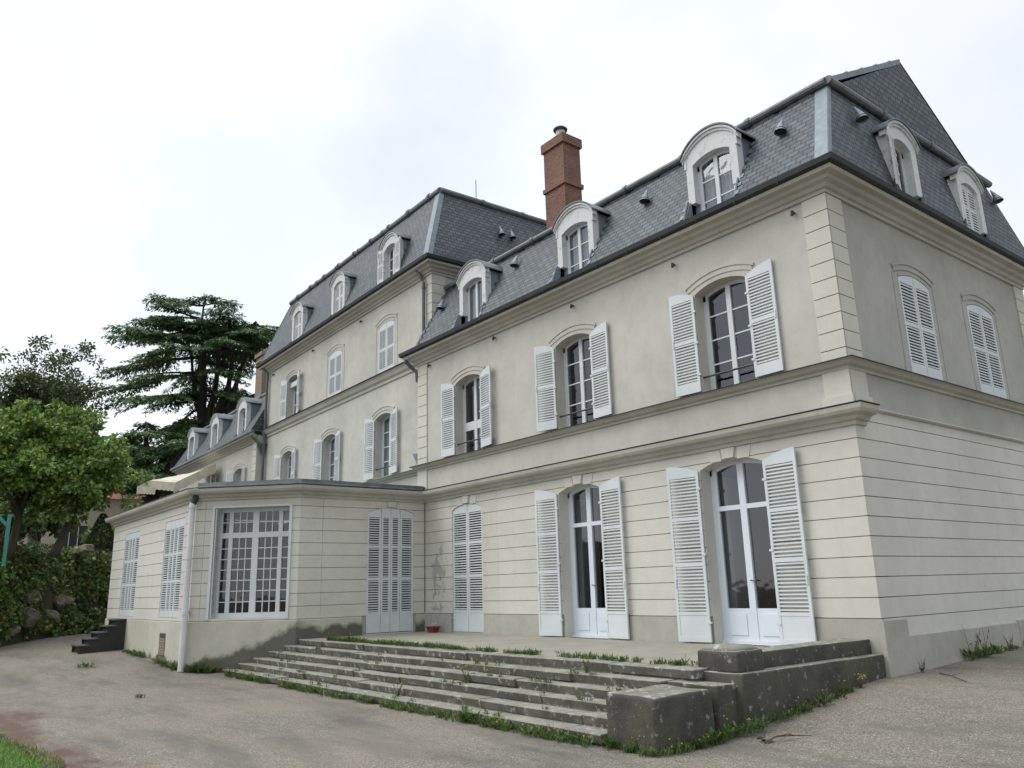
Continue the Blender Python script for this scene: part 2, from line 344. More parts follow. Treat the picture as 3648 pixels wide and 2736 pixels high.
    def plate(self, F, ss, lo, hi, of, ob, m=0):   # vertical plate between two curves
        for a, b in zip(ss, ss[1:]):
            if hi(a)-lo(a) < 1e-5 and hi(b)-lo(b) < 1e-5: continue
            self.hexa([F(a, ob, lo(a)), F(b, ob, lo(b)), F(b, of, lo(b)), F(a, of, lo(a)), F(a, ob, hi(a)), F(b, ob, hi(b)), F(b, of, hi(b)), F(a, of, hi(a))], m)
    def build(self, name, mats, parent=None, smooth=False, recalc=True, base=None):
        me = bpy.data.meshes.new(name)
        off = Vector((0, 0, 0)); p = parent
        while p is not None: off += p.location; p = p.parent
        o = bpy.data.objects.new(name, me)
        if base is not None: o.location = Vector(base)-off; off = Vector(base)
        me.from_pydata([tuple(v-off) for v in self.v], [], self.f)
        mats = mats if isinstance(mats, (list, tuple)) else [mats]
        for mm in mats: me.materials.append(M[mm])
        me.polygons.foreach_set('material_index', [min(k, len(mats)-1) for k in self.m])
        if self.uv:
            ul = me.uv_layers.new(name='UVMap')
            for fi, uvs in self.uv.items():
                pl = me.polygons[fi]
                for k, li in enumerate(pl.loop_indices): ul.data[li].uv = uvs[k]
        if smooth: me.polygons.foreach_set('use_smooth', [True]*len(me.polygons))
        if recalc and not self.uv:
            bm = bmesh.new(); bm.from_mesh(me)
            bmesh.ops.recalc_face_normals(bm, faces=bm.faces); bm.to_mesh(me); bm.free()
        me.update()
        col.objects.link(o)
        if parent: o.parent = parent
        return o
def tag(o, label=None, cat=None, group=None, kind=None):
    for k, v in (('label', label), ('category', cat), ('group', group), ('kind', kind)):
        if v: o[k] = v
    return o
def empty(name, loc, label, cat, group=None):
    o = bpy.data.objects.new(name, None); o.location = loc; o.empty_display_size = .3; col.objects.link(o)
    return tag(o, label, cat, group)
def lin(a, b, n): return [a+(b-a)*k/n for k in range(n+1)]
def archf(c, h, zs, r):
    RR = (h*h+r*r)/(2*r) if r else 0
    return lambda s: zs if not r else zs+math.sqrt(max(RR*RR-min(abs(s-c), h)**2, 0))-(RR-r)
# ================================================================== THE MANSION
MAN = empty('mansion', (-13.4, 0, -.5), 'long cream mansion with grey slate mansard roofs and white louvred shutters', 'mansion')
rot = R(1.4); ct, st = math.cos(rot), math.sin(rot)
FR = Fr(0, 0, -1, 0, 0, -1)                       # right wing, garden front (s runs to the left)
FS = Fr(0, 0, 0, 1, 1, 0)                         # right wing, side
FCX, FCY = -13.4, .25
FC = Fr(FCX, FCY, -ct, st, -st, -ct)              # central block front
FCS = Fr(FCX, FCY, st, ct, ct, -st)               # central block right-hand side
LC = 14.35
lx, ly = FCX-ct*LC, FCY+st*LC
FL = Fr(lx-st*.35, ly-ct*.35, -ct, st, -st, -ct)  # left wing front, a little forward
q = math.sqrt(.5)
FA = Fr(-13.4, 0, 0, -1, 1, 0)                    # garden room: flank, canted bay, front, far end
FB = Fr(-13.4, -3.85, -q, -q, q, -q)
FF = Fr(-15.45, -5.9, -1, 0, 0, -1)
LB = 2.05/q
FE = Fr(-24.6, -5.9, 0, 1, -1, 0)
T = -.11                                          # terrace level
G0 = 3.26; ST = .32
# profiles (o, z)
def shift(p, dz, sc=1): return [(o*sc, z+dz) for o, z in p]
LOWC = [(-.02, 3.48), (.05, 3.48), (.055, 3.54), (.11, 3.56), (.14, 3.62), (.25, 3.65), (.285, 3.70), (.30, 3.775), (-.02, 3.83)]
STRG = [(-.02, 4.44), (.04, 4.44), (.05, 4.485), (.11, 4.51), (.16, 4.565), (.21, 4.585), (-.02, 4.62)]
MAIN = [(-.02, 7.70), (.05, 7.70), (.055, 7.765), (.10, 7.78), (.14, 7.84), (.22, 7.87), (.25, 7.93), (.36, 7.95), (.385, 8.01), (-.02, 8.01)]
GUT = [(.22, 8.013), (.41, 8.013), (.46, 8.05), (.475, 8.15), (.44, 8.165), (.22, 8.15)]
CAPZ = [(-.02, 3.783), (.31, 3.783), (.315, 3.80), (-.02, 3.86)]

def part(mb, name, mats, parent=MAN, label=None, smooth=False):
    o = mb.build(name, mats, parent, smooth)
    if label: o['label'] = label
    return o
def courses(mb, F, s0, s1, ops, k0, k1, top=3.50, zend=.38, m=0, joints=()):
    # rusticated courses: slabs standing 25 mm proud with open joints between
    zs = [top]+[G0-ST*k for k in range(11)]
    if k0 < 0: zs = [top, G0+ST]+zs[1:]
    for a, b in zip(zs, zs[1:]):
        if b < zend-.001: break
        cuts = [s0]+[j for j in joints if s0 < j < s1]+[s1]
        for c, d in zip(cuts, cuts[1:]):
            mb.band(F, c+(.004 if c != s0 else 0), d-(.004 if d != s1 else 0), b+.007, a-.007, ops, 0, -.03, m)

# ---- openings
G_OPS = [(2.57, .72, -.2, 3.13, .15), (6.80, .70, -.2, 3.13, .15), (11.30, .70, -.2, 3.13, .15)]
U_OPS = [(2.42, .625, 4.66, 6.70, .15), (6.77, .625, 4.66, 6.70, .15), (11.15, .625, 4.66, 6.70, .15)]
S_OPS = [(2.94, .62, 4.68, 6.63, .12), (5.92, .64, 4.68, 6.63, .12)]
W2 = [(3.15, .58, 4.66, 6.66, .13), (7.45, .58, 4.66, 6.66, .13), (11.65, .58, 4.66, 6.66, .13)]
W3 = [(3.0, .56, 8.18, 9.86, .13), (7.1, .56, 8.18, 9.86, .13), (11.35, .56, 8.18, 9.86, .13)]
L2 = [(2.35, .58, 4.66, 6.58, .13), (6.55, .58, 4.66, 6.58, .13)]

# ---- right wing walls
b = MB(); b.band(FR, .03, 13.75, -.95, 3.5, G_OPS, -.03, -.48, 0, 1); b.band(FR, .03, 13.75, 3.5, 3.83, [], -.03, -.48, 0)
courses(b, FR, 0, 9.9, [(c, h, zb, zs, r) for c, h, zb, zs, r in G_OPS[:2]], 0, 0, m=0)
part(b, 'ground_floor_wall', ['painted_stone', 'groove_back'], label='rusticated cream ground floor wall facing the steps')
b = MB(); courses(b, FR, 9.902, 13.4, G_OPS[2:], 0, 0)
part(b, 'ground_floor_wall', 'peeling_stone', label='peeling rusticated wall beside the closed shutters')
b = MB(); b.band(FR, 0, 13.75, 3.83, 7.98, U_OPS, 0, -.48)
part(b, 'upper_wall', 'stucco_upper', label='grey beige stucco wall of the near wing')
b = MB(); b.band(FS, .48, 8.65, -.95, 3.80, [], -.03, -.4, 0, 1); b.band(FS, .031, .479, -.95, 3.80, [], -.03, -.035, 0, 1)
courses(b, FS, .031, 8.65, [], -1, 0, top=3.80, zend=.06)
part(b, 'ground_floor_wall', ['painted_stone', 'groove_back'], label='rusticated ground floor wall on the shaded side')
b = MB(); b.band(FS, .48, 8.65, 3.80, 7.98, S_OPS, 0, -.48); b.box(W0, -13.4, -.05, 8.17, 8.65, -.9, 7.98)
part(b, 'upper_wall', 'stucco_shaded', label='grey stucco wall on the shaded side')
# plinths
for s0, s1 in ((3.34, 6.05), (7.55, 10.55), (12.05, 13.4)):
    b = MB(); b.box(FR, s0, s1, -.028, .03, -.95, .372); part(b, 'plinth', 'plinth_stone')
b = MB(); b.box(FR, -.03, 1.80, -.028, .03, -.95, .372)
b.box(FS, -.05, .70, -.02, .055, -.95, .345); b.box(FS, 4.97, 8.7, -.02, .06, -.95, .14)
b.hexa([FS(.70, -.02, -.95), FS(4.97, -.02, -.95), FS(4.97, .05, -.95), FS(.70, .05, -.95), FS(.70, -.02, .13), FS(4.97, -.02, .15), FS(4.97, .05, .10), FS(.70, .05, .08)])
part(b, 'plinth', 'plinth_stone')
# cornices, strings and quoins of the right wing
b = MB(); b.sweep(FR, 0, 13.4, LOWC, 1, -1); b.sweep(FS, 0, .30, LOWC, 1, 0)
b.sweep(FS, .30, 8.65, [(-.02, 3.76), (.03, 3.77), (.06, 3.80), (.05, 3.83), (-.02, 3.85)], 0, 1)
part(b, 'cornice', 'trim_stone', label='stone cornice above the ground floor')
b = MB(); b.sweep(FR, 0, 13.75, STRG, 1, 1); b.sweep(FS, 0, 8.65, STRG, 1, 1)
b.sweep(Fr(-13.75, 0, 0, 1, -1, 0), 0, .3, STRG, 1, 0)
part(b, 'string_course', 'trim_stone', label='stone moulding under the upper windows')
b = MB(); b.sweep(FR, 0, 13.75, MAIN, 1, 1); b.sweep(FS, 0, 8.65, MAIN, 1, 1); b.sweep(Fr(-13.75, 0, 0, 1, -1, 0), 0, .35, MAIN, 1, 0)
part(b, 'cornice', 'trim_stone', label='moulded cornice under the eaves of the near wing')
b = MB(); b.sweep(FR, 0, 13.75, GUT, 1, 1); b.sweep(FS, 0, 8.65, GUT, 1, 1); b.sweep(Fr(-13.75, 0, 0, 1, -1, 0), 0, .35, GUT, 1, 0)
b.sweep(FR, 0, 13.35, CAPZ, 1, -1); b.sweep(FS, 0, .31, CAPZ, 1, 0)
b.sweep(FR, 0, 13.75, [(o*.7, z+.80) for o, z in CAPZ], 1, 1); b.sweep(FS, 0, 8.65, [(o*.7, z+.80) for o, z in CAPZ], 1, 1)
for k in range(15): b.box(FR, .6+.95*k, .615+.95*k, .44, .468, 8.0, 8.13)
part(b, 'gutter', 'zinc_dark')
def quoin(mb, F, s0, s1, z0, z1, step, o=.03):
    z = z1
    while z > z0+.05:
        a = max(z0, z-step); mb.box(F, s0, s1, -.01, o, a+.009, z-.009); z = a
b = MB(); quoin(b, FS, 8.13, 8.68, 4.62, 7.70, .32); part(b, 'quoin', 'quoin_stone')
b = MB(); quoin(b, FR, 13.27, 13.78, 4.62, 7.70, .32); b.box(FR, 13.27, 13.78, -.01, .03, 3.86, 4.44); part(b, 'quoin', 'quoin_stone')
b = MB(); quoin(b, FR, -.03, .44, 4.62, 7.70, .32); quoin(b, FS, .0, .51, 4.62, 7.70, .32)
b.box(FR, -.03, .46, -.01, .03, 3.85, 4.44); b.box(FS, .0, .53, -.01, .03, 3.85, 4.44)
b.box(FR, -.06, .50, -.01, .06, 3.85, 4.0); b.box(FS, .0, .58, -.01, .06, 3.85, 4.0)
part(b, 'quoin', 'quoin_stone')

# ---- central block walls
CF = 11.15                                         # eave level
b = MB(); b.band(FC, 0, LC, -.9, 7.6, W2, 0, -.48); b.band(FC, 0, LC, 7.6, 10.9, W3, 0, -.48); b.box(FC, .5, LC-.5, -9.0, -8.6, -.9, 10.9); b.band(FCS, .48, 9.4, -.9, 10.9, [], 0, -.48)
b.band(FC, LC-.48, LC, -.9, 10.9, [], -.48, -9.0)
part(b, 'upper_wall', 'stucco_upper', label='beige stucco wall of the tall central block')
b = MB(); b.sweep(FC, .35, LC, STRG, 0, 0); b.sweep(FC, .02, LC, [(o*1.05, 8.16-(4.62-z)*2.1) for o, z in STRG], 0, 1)
part(b, 'string_course', 'trim_stone', label='stone moulding across the central block')
dz = CF-8.13
b = MB(); b.sweep(FC, 0, LC, shift(MAIN, dz), 1, 1); b.sweep(FCS, 0, 9.2, shift(MAIN, dz), 1, 0)
part(b, 'cornice', 'trim_stone', label='moulded cornice under the eaves of the central block')
b = MB(); b.sweep(FC, 0, LC, shift(GUT, dz), 1, 1); b.sweep(FCS, 0, 9.2, shift(GUT, dz), 1, 0)
b.sweep(FC, .35, LC, [(o*.7, z+4.34) for o, z in CAPZ], 0, 1)
part(b, 'gutter', 'zinc_dark')
b = MB(); quoin(b, FC, -.03, .33, 8.2, 10.72, .32); quoin(b, FCS, .0, .48, 8.2, 10.72, .32); part(b, 'quoin', 'quoin_stone')
b = MB(); quoin(b, FC, LC-.25, LC+.03, 8.2, 10.72, .32)
part(b, 'quoin', 'quoin_stone')

# ---- left wing walls
b = MB(); b.band(FL, 0, 12.4, -.6, 7.9, L2, 0, -.48); b.band(FL, 11.9, 12.4, -.6, 7.9, [], -.48, -8.0)
part(b, 'upper_wall', 'stucco_upper', label='beige stucco wall of the far wing')
b = MB(); b.sweep(FL, 0, 12.4, shift(MAIN, -.10), 1, 1); b.sweep(FL, 0, 12.4, STRG, 0, 0)
part(b, 'cornice', 'trim_stone', label='moulded cornice under the eaves of the far wing')
b = MB(); b.sweep(FL, 0, 12.4, shift(GUT, -.10), 1, 1)
part(b, 'gutter', 'zinc')
b = MB(); quoin(b, FL, .0, .48, 4.62, 7.6, .32)
part(b, 'quoin', 'quoin_stone')

# ---- garden room (canted single-storey extension)
A_OPS = [(1.13, .74, -.2, 3.16, .15)]
B_OPS = [(1.315, 1.035, .44, 3.27, 0)]
C_OPS = [(1.85, .92, .46, 3.14, 0), (6.55, .92, .46, 3.10, 0)]
k45 = math.tan(R(22.5))
b = MB(); b.band(FA, 0, 3.85, -.95, 3.5, A_OPS, -.03, -.40, 0, 1); b.band(FB, 0, LB, -.95, 3.5, B_OPS, -.03, -.34, 0, 1)
b.band(FF, 0, 9.15, -.95, 3.5, C_OPS, -.03, -.40, 0, 1); b.band(FE, .4, 6.0, -.95, 3.5, [], 0, -.4)
courses(b, FA, .03, 3.85, A_OPS, 0, 0, zend=.38, joints=(3.2,)); courses(b, FB, 0, LB, B_OPS, 0, 0, zend=.38, joints=(2.62,))
courses(b, FF, 0, 9.15, C_OPS, 0, 0, zend=.38, joints=(.28, 4.2, 8.85))
part(b, 'garden_room_wall', ['painted_stone', 'groove_back'], label='pale rusticated wall of the canted garden room')
b = MB()
b.sweep(FA, 2.0, 3.85, [(-.04, -1.0), (.03, -1.0), (.03, .355), (.015, .372), (-.04, .372)], 0, k45); b_ = MB(); b_.sweep(FA, .03, .30, [(-.04, -1.0), (.03, -1.0), (.03, .36), (-.04, .36)], 0, 0); part(b_, 'plinth', 'annex_plinth')
b.sweep(FB, 0, LB, [(-.04, -1.0), (.03, -1.0), (.03, .355), (.015, .372), (-.04, .372)], k45, k45)
b.sweep(FF, 0, 9.15, [(-.04, -1.0), (.03, -1.0), (.03, .355), (.015, .372), (-.04, .372)], k45, 1)
part(b, 'plinth', 'annex_plinth', label='stained plinth of the garden room beside the steps')
b = MB(); b.sweep(FA, 0, 3.85, LOWC, -1, k45); b.sweep(FB, 0, LB, LOWC, k45, k45); b.sweep(FF, 0, 9.15, LOWC, k45, 1); b.sweep(FE, 0, 6, LOWC, 1, 0)
part(b, 'cornice', 'trim_stone', label='stone cornice round the garden room')
b = MB(); b.poly([(-13.4, .2, 3.86), (-13.4, -3.85, 3.86), (-15.45, -5.9, 3.86), (-24.6, -5.9, 3.86), (-24.6, .4, 3.86)])
b.sweep(FA, .02, 3.85, [(-.5, 3.85), (.29, 3.80), (.29, 3.83), (.16, 3.86), (.14, 3.95), (-.5, 3.99)], -1, k45); b.sweep(FB, 0, LB-.05, [(-.5, 3.85), (.29, 3.80), (.29, 3.83), (.16, 3.86), (.14, 3.95), (-.5, 3.99)], k45, -.2)
b.sweep(FF, 0, 9.15, CAPZ, k45, 1)
part(b, 'flat_roof', 'zinc_roll', label='zinc flat roof of the garden room')
b = MB(); b.box(FF, 1.82, 2.40, .03, .036, -.56, .05, 0); part(b, 'air_brick_panel', 'dark_stone')
b = MB(); b.poly([FF(1.86, .040, -.52), FF(2.36, .040, -.52), FF(2.36, .040, -.08), FF(1.86, .040, -.08)], 0, [(0, 0), (.5, 0), (.5, .5), (0, .5)]); part(b, 'brick_infill', 'brick_infill')

# ---- keystones and voussoirs over the ground-floor openings
def key(F, c, zs):
    b = MB()
    for dx, w0, w1, o in ((0, .115, .155, .045), (-.31, .13, .155, .012), (.31, .13, .155, .012)):
        t = dx*1.16; lo = zs-(.035 if dx else -.0)
        b.hexa([F(c+dx-w0, -.01, lo), F(c+dx+w0, -.01, lo), F(c+dx+w0, o, lo), F(c+dx-w0, o, lo), F(c+t-w1, -.01, 3.47), F(c+t+w1, -.01, 3.47), F(c+t+w1, o, 3.47), F(c+t-w1, o, 3.47)])
    part(b, 'keystone', 'painted_stone')
for c, h, zb, zs, r in G_OPS: key(FR, c, zs+r)
for c, h, zb, zs, r in A_OPS: key(FA, c, zs+r)

# ---- shutters
def leaf(mb, place, w, zb, top, zones, th=.035, st=.06, pitch=.064):
    # place(u, t, z); u from the hinge; zones: list of slatted (z0, z1); top(u): head curve
    def bx(u0, u1, z0, z1, t0=0, t1=th):
        mb.hexa([place(u0, t0, z0), place(u1, t0, z0), place(u1, t1, z0), place(u0, t1, z0), place(u0, t0, z1), place(u1, t0, z1), place(u1, t1, z1), place(u0, t1, z1)])
    def up(u0, u1, z0):
        n = 4
        for a, c in zip(lin(u0, u1, n), lin(u0, u1, n)[1:]):
            mb.hexa([place(a, 0, z0), place(c, 0, z0), place(c, th, z0), place(a, th, z0), place(a, 0, top(a)), place(c, 0, top(c)), place(c, th, top(c)), place(a, th, top(a))])
    up(.003, st, zb); up(w-st, w-.003, zb)
    zs = sorted(zones); prev = zb
    for z0, z1 in zs:
        pan = z0-prev > .3
        bx(st, w-st, prev, z0, .008 if pan else 0, th-(.008 if pan else 0))
        if pan: bx(st, w-st, z0-.06, z0); bx(st, w-st, prev, prev+.10)
        n = max(2, int(round((z1-z0)/pitch)))
        for k in range(n):
            zc = z0+(z1-z0)*(k+.5)/n; d = (z1-z0)/n
            mb.hexa([place(st-.004, .004, zc-.16*d), place(w-st+.004, .004, zc-.16*d), place(w-st+.004, th-.004, zc-.24*d), place(st-.004, th-.004, zc-.24*d),
                     place(st-.004, .004, zc+.28*d), place(w-st+.004, .004, zc+.28*d), place(w-st+.004, th-.004, zc+.20*d), place(st-.004, th-.004, zc+.20*d)])
        prev = z1
    up(st, w-st, prev)
def shutter(parent, F, hinge, side, w, ang, zb, zs, r, zones, hw, o=.05, mat='white_paint', label=None, base_o=None):
    """side=+1: leaf hinged at the larger s; ang 0 = closed, 180 = folded back on the wall"""
    a = R(ang); du = (-side*math.cos(a), math.sin(a))        # direction in (s, o)
    dn = (side*math.sin(a), math.cos(a))                     # thickness direction, outwards when closed
    af = archf(0, hw, zs, r)
    def place(u, t, z):
        tt = t
        return F(hinge+du[0]*u+dn[0]*tt, o+du[1]*u+dn[1]*tt, z)
    b = MB(); leaf(b, place, w, zb, lambda u: af(hw-u)-.01, zones)
    for zz in (zb+.35, (zb+zs)/2, zs-.35):                   # strap hinges
        b.hexa([place(u, t, z) for z in (zz-.02, zz+.02) for u, t in ((-.03, -.012), (.05, -.012), (.05, .04), (-.03, .04))])
    if ang > 90: b.hexa([place(u, t, z) for z in (zb+1.0, zb+1.16) for u, t in ((w-.05, -.015), (w-.02, -.015), (w-.02, 0), (w-.05, 0))])
    s = part(b, 'shutter', mat, parent, label); return s
GZ = [(.47, 1.31), (1.385, 2.185), (2.25, 3.02)]
UZ = [(4.90, 5.72), (5.80, 6.62)]
WZ = [(8.36, 9.0), (9.08, 9.74)]

# ---- joinery
def framebar(b, F, s0, s1, z0, z1, o, th=.05): b.box(F, s0, s1, o-th, o, z0, z1)
def arch_frame(b, F, c, h, zb, zs, r, o, wd=.06, th=.06):
    af = archf(c, h, zs, r)
    b.box(F, c-h, c-h+wd, o-th, o, zb, zs); b.box(F, c+h-wd, c+h, o-th, o, zb, zs)
    b.plate(F, lin(c-h, c+h, 12), lambda s: af(s)-wd-.015, lambda s: af(s), o, o-th)
    b.plate(F, [c-h, c-h+wd], lambda s: zs-.1, af, o, o-th); b.plate(F, [c+h-wd, c+h], lambda s: zs-.1, af, o, o-th)
def pane(parent, F, c, h, zb, zs, r, o, label=None):
    b = MB(); af = archf(c, h, zs, r)
    ss = lin(c-h, c+h, 12)
    b.poly([F(s, o, zb) for s in (ss[0], ss[-1])]+[F(s, o, af(s)) for s in ss[::-1]])
    return part(b, 'pane', 'glass', parent, label)
def dark_backing(parent, F, c, h, zb, zs, r, o):  # dark sheet added behind closed shutters, painting in the unlit room
    b = MB(); af = archf(c, h, zs, r); ss = lin(c-h, c+h, 12)
    b.poly([F(s, o, zb) for s in (ss[0], ss[-1])]+[F(s, o, af(s)) for s in ss[::-1]]); return part(b, 'pane', 'dark_room_glass', parent)
def curtain(parent, F, s0, s1, z0, z1, o):
    b = MB(); ss = lin(s0, s1, 40)
    f = lambda s: o+.025*math.sin((s-s0)*55)
    for a, c in zip(ss, ss[1:]): b.poly([F(a, f(a), z0), F(c, f(c), z0), F(c, f(c), z1), F(a, f(a), z1)])
    return part(b, 'curtain', 'curtain', parent)
def casement(F, op, o=-.26, bars=3, mat='white_paint', label=None, rail=None, mid=None, half=None, name='window', curt=False):
    c, h, zb, zs, r = op; af = archf(c, h, zs, r); b = MB()
    arch_frame(b, F, c, h, zb, zs, r, o)
    b.box(F, c-h, c+h, o-.06, o+.01, zb, zb+.07)
    b.box(F, c-.055, c+.055, o-.05, o+.012, zb+.05, af(c)-.04)
    for sg in (-1, 1):
        b.box(F, c+sg*(h-.085)-.03, c+sg*(h-.085)+.03, o-.05, o-.008, zb+.05, zs+.01)
    if bars:
        for k in range(1, bars+1):
            z = zb+.07+(zs+.55*r-zb-.10)*k/(bars+1)
            if half and k == half: continue
            b.box(F, c-h+.08, c+h-.08, o-.035, o-.006, z-.014, z+.014)
    if mid: b.box(F, c-h+.05, c+h-.05, o-.05, o+.004, mid[0], mid[1])
    w = part(b, name, mat, MAN, label)
    pane(w, F, c, h-.01, zb+.02, zs, r-.0 if r else 0, o-.025)
    if curt: curtain(w, F, c-h+.05, c+h-.05, zb+.03, zs-.05, o-.09)
    if rail:
        t = MB(); t.tube([F(c-h, o+.2, rail), F(c+h, o+.2, rail)], .022, 8); part(t, 'rail', 'iron', w)
    return w
def hood(parent, F, op, mat='stucco_upper', legs=False):
    c, h, zb, zs, r = op; b = MB()
    for e0, e1, o in ((.0, .06, .012), (.06, .17, .018), (.17, .225, .036)):
        lo = archf(c, h+e0, zs-.0, r+.0); 
        f0 = lambda s, e=e0: archf(c, h+.235, zs-.02, r+.06)(s)+e; f1 = lambda s, e=e1: archf(c, h+.235, zs-.02, r+.06)(s)+e
        hh = h+.02+e1*.85
        if e0 == 0: 
            af = archf(c, h, zs, r); f0 = af; f1 = lambda s: af(s)+.06; hh = h
        b.plate(F, lin(c-hh, c+hh, 16), f0, f1, o, -.01)
    if legs:
        for sg in (-1, 1): b.box(F, c+sg*(h+.20)-.025, c+sg*(h+.20)+.025, -.01, .012, zb, zs+.05)
    return part(b, 'arch_moulding', mat, parent)
def french(F, op, o=-.30, label=None):
    c, h, zb, zs, r = op; zb = T+.01; af = archf(c, h, zs, r); b = MB()
    arch_frame(b, F, c, h, zb, zs, r, o, .07, .08)
    b.box(F, c-h, c+h, o-.08, o+.04, zb-.02, zb+.05)
    tz = 2.38
    b.box(F, c-.07, c+.07, o-.06, o+.015, zb+.05, af(c)-.05)
    b.box(F, c-h+.06, c+h-.06, o-.06, o+.012, tz-.045, tz+.045)
    for sg in (-1, 1):
        b.box(F, c+sg*(h-.10)-.05, c+sg*(h-.10)+.05, o-.06, o+.004, zb+.05, zs)
        b.box(F, min(c+sg*.06, c+sg*(h-.06)), max(c+sg*.06, c+sg*(h-.06)), o-.05, o+.002, zb+.05, .52)
        p0, p1 = sorted((c+sg*.16, c+sg*(h-.17)))
        b.box(F, p0, p1, o-.03, o+.016, zb+.14, .42)
    w = part(b, 'french_door', 'white_door', MAN, label)
    pane(w, F, c, h-.02, .50, zs, r, o-.03)
    t = MB(); t.tube([F(c-.03, o+.02, 1.02), F(c-.03, o+.055, 1.02), F(c-.13, o+.055, 1.01)], .011, 6); part(t, 'handle', 'iron', w)
    return w

for i, op in enumerate(G_OPS):
    c, h, zb, zs, r = op
    lab = ('white French door nearest the corner of the building', 'white French door in the middle of the terrace', None)[i]
    if i < 2:
        w = french(FR, op, label=lab)
        shutter(w, FR, c+h+.02, 1, h, 172, T+.03, zs, r, GZ, h)
        shutter(w, FR, c-h-.02, -1, h, 175, T+.03, zs, r, GZ, h)
    else:
        b = MB(); arch_frame(b, FR, c, h, T, zs, r, -.10); b.box(FR, c-h, c+h, -.2, -.04, T-.04, T+.02); w = part(b, 'french_door', 'white_paint', MAN, 'doorway hidden behind closed white shutters')
        dark_backing(w, FR, c, h-.01, T, zs, r, -.16)
        for sg in (-1, 1): shutter(w, FR, c+sg*h, sg, h-.004, 0, T+.03, zs, r, GZ, h, o=-.06, label='closed white louvred shutter with solid foot panel')
for i, op in enumerate(U_OPS):
    c, h, zb, zs, r = op
    lab = ('tall window with eight panes nearest the corner', 'tall window with eight panes in the middle of the wing', 'window with a solid white middle board')[i]
    w = casement(FR, op, bars=3 if i < 2 else 0, rail=4.97, mid=(5.34, 5.58) if i == 2 else None, label=lab)
    hood(w, FR, op)
    aL, aR = ((177, 178), (168, 176), (176, 170))[i]
    shutter(w, FR, c+h+.01, 1, h-.01, aL, zb+.02, zs, r, UZ, h); shutter(w, FR, c-h-.01, -1, h-.01, aR, zb+.02, zs, r, UZ, h)
for i, op in enumerate(S_OPS):
    c, h, zb, zs, r = op
    b = MB(); arch_frame(b, FS, c, h, zb, zs, r, -.12); w = part(b, 'window', 'white_paint', MAN, 'shuttered window on the shaded side wall'); hood(w, FS, op, 'stucco_shaded', legs=True)
    dark_backing(w, FS, c, h-.01, zb, zs, r, -.15)
    for sg in (-1, 1): shutter(w, FS, c+sg*h, sg, h-.004, 0, zb+.02, zs, r, [(4.92, 5.66), (5.74, 6.54)], h, o=-.03, label='closed white louvred shutter')
for i, op in enumerate(W2):
    c, h, zb, zs, r = op
    w = casement(FC, op, bars=3, rail=4.97 if i == 0 else None, curt=True); hood(w, FC, op)
    shutter(w, FC, c+h+.01, 1, h-.01, 172, zb+.02, zs, r, UZ, h); shutter(w, FC, c-h-.01, -1, h-.01, 172, zb+.02, zs, r, UZ, h)
for i, op in enumerate(W3):
    c, h, zb, zs, r = op
    if i < 2:
        b = MB(); arch_frame(b, FC, c, h, zb, zs, r, -.12); w = part(b, 'window', 'white_paint', MAN, 'top floor window behind closed shutters'); hood(w, FC, op, legs=True)
        dark_backing(w, FC, c, h-.01, zb, zs, r, -.15)
        for sg in (-1, 1): shutter(w, FC, c+sg*h, sg, h-.004, 0, zb+.02, zs, r, WZ, h, o=-.03, label='closed white louvred shutter')
    else:
        w = casement(FC, op, bars=2, curt=True, label='top floor window with its shutters thrown open'); hood(w, FC, op)
        b = MB(); b.box(FC, c-h+.03, c+h-.03, -.24, -.10, 9.56, 9.78); part(b, 'blind_box', 'white_paint', w)
        shutter(w, FC, c+h+.01, 1, h-.01, 174, zb+.02, zs, r, WZ, h); shutter(w, FC, c-h-.01, -1, h-.01, 166, zb+.02, zs, r, WZ, h)
for op in L2:
    c, h, zb, zs, r = op
    w = casement(FL, op, bars=3); hood(w, FL, op)
    shutter(w, FL, c+h+.01, 1, h-.01, 165, zb+.02, zs, r, UZ, h); shutter(w, FL, c-h-.01, -1, h-.01, 172, zb+.02, zs, r, UZ, h)
# garden room: four-leaf shutter door on the flank
c, h, zb, zs, r = A_OPS[0]
b = MB(); arch_frame(b, FA, c, h, T, zs, r, -.10); b.box(FA, c-h, c+h, -.2, .02, T-.06, T+.02); w = part(b, 'french_door', 'white_paint', MAN, 'doorway closed by four narrow white shutter leaves')
dark_backing(w, FA, c, h-.01, T, zs, r, -.17)
edges = [c-h, c-.30, c+.0, c+.30, c+h]
af = archf(c, h, zs, r)
for a, d in zip(edges, edges[1:]):
    b = MB(); leaf(b, lambda u, t, z, a=a: FA(a+u, -.05+t, z), d-a-.006, T+.04, lambda u, a=a: af(a+u)-.01, GZ, st=.055)
    part(b, 'shutter', 'white_paint', w, 'narrow closed shutter leaf stained at the foot')
# garden room: two shuttered windows of the front
for c, h, zb, zs, r in C_OPS:
    b = MB(); arch_frame(b, FF, c, h, zb, zs, 0, -.14); w = part(b, 'window', 'white_paint', MAN, 'garden room window behind four closed shutter leaves')
    dark_backing(w, FF, c, h-.01, zb, zs, 0, -.17)
    e = [c-h, c-.36, c, c+.36, c+h]
    for a, d in zip(e, e[1:]):
        b = MB(); leaf(b, lambda u, t, z, a=a: FF(a+u, -.045+t, z), d-a-.006, zb+.01, lambda u: zs-.01, [(.66, 1.40), (1.47, 2.15), (2.22, 2.90)], st=.05)
        part(b, 'shutter', 'white_paint', w)
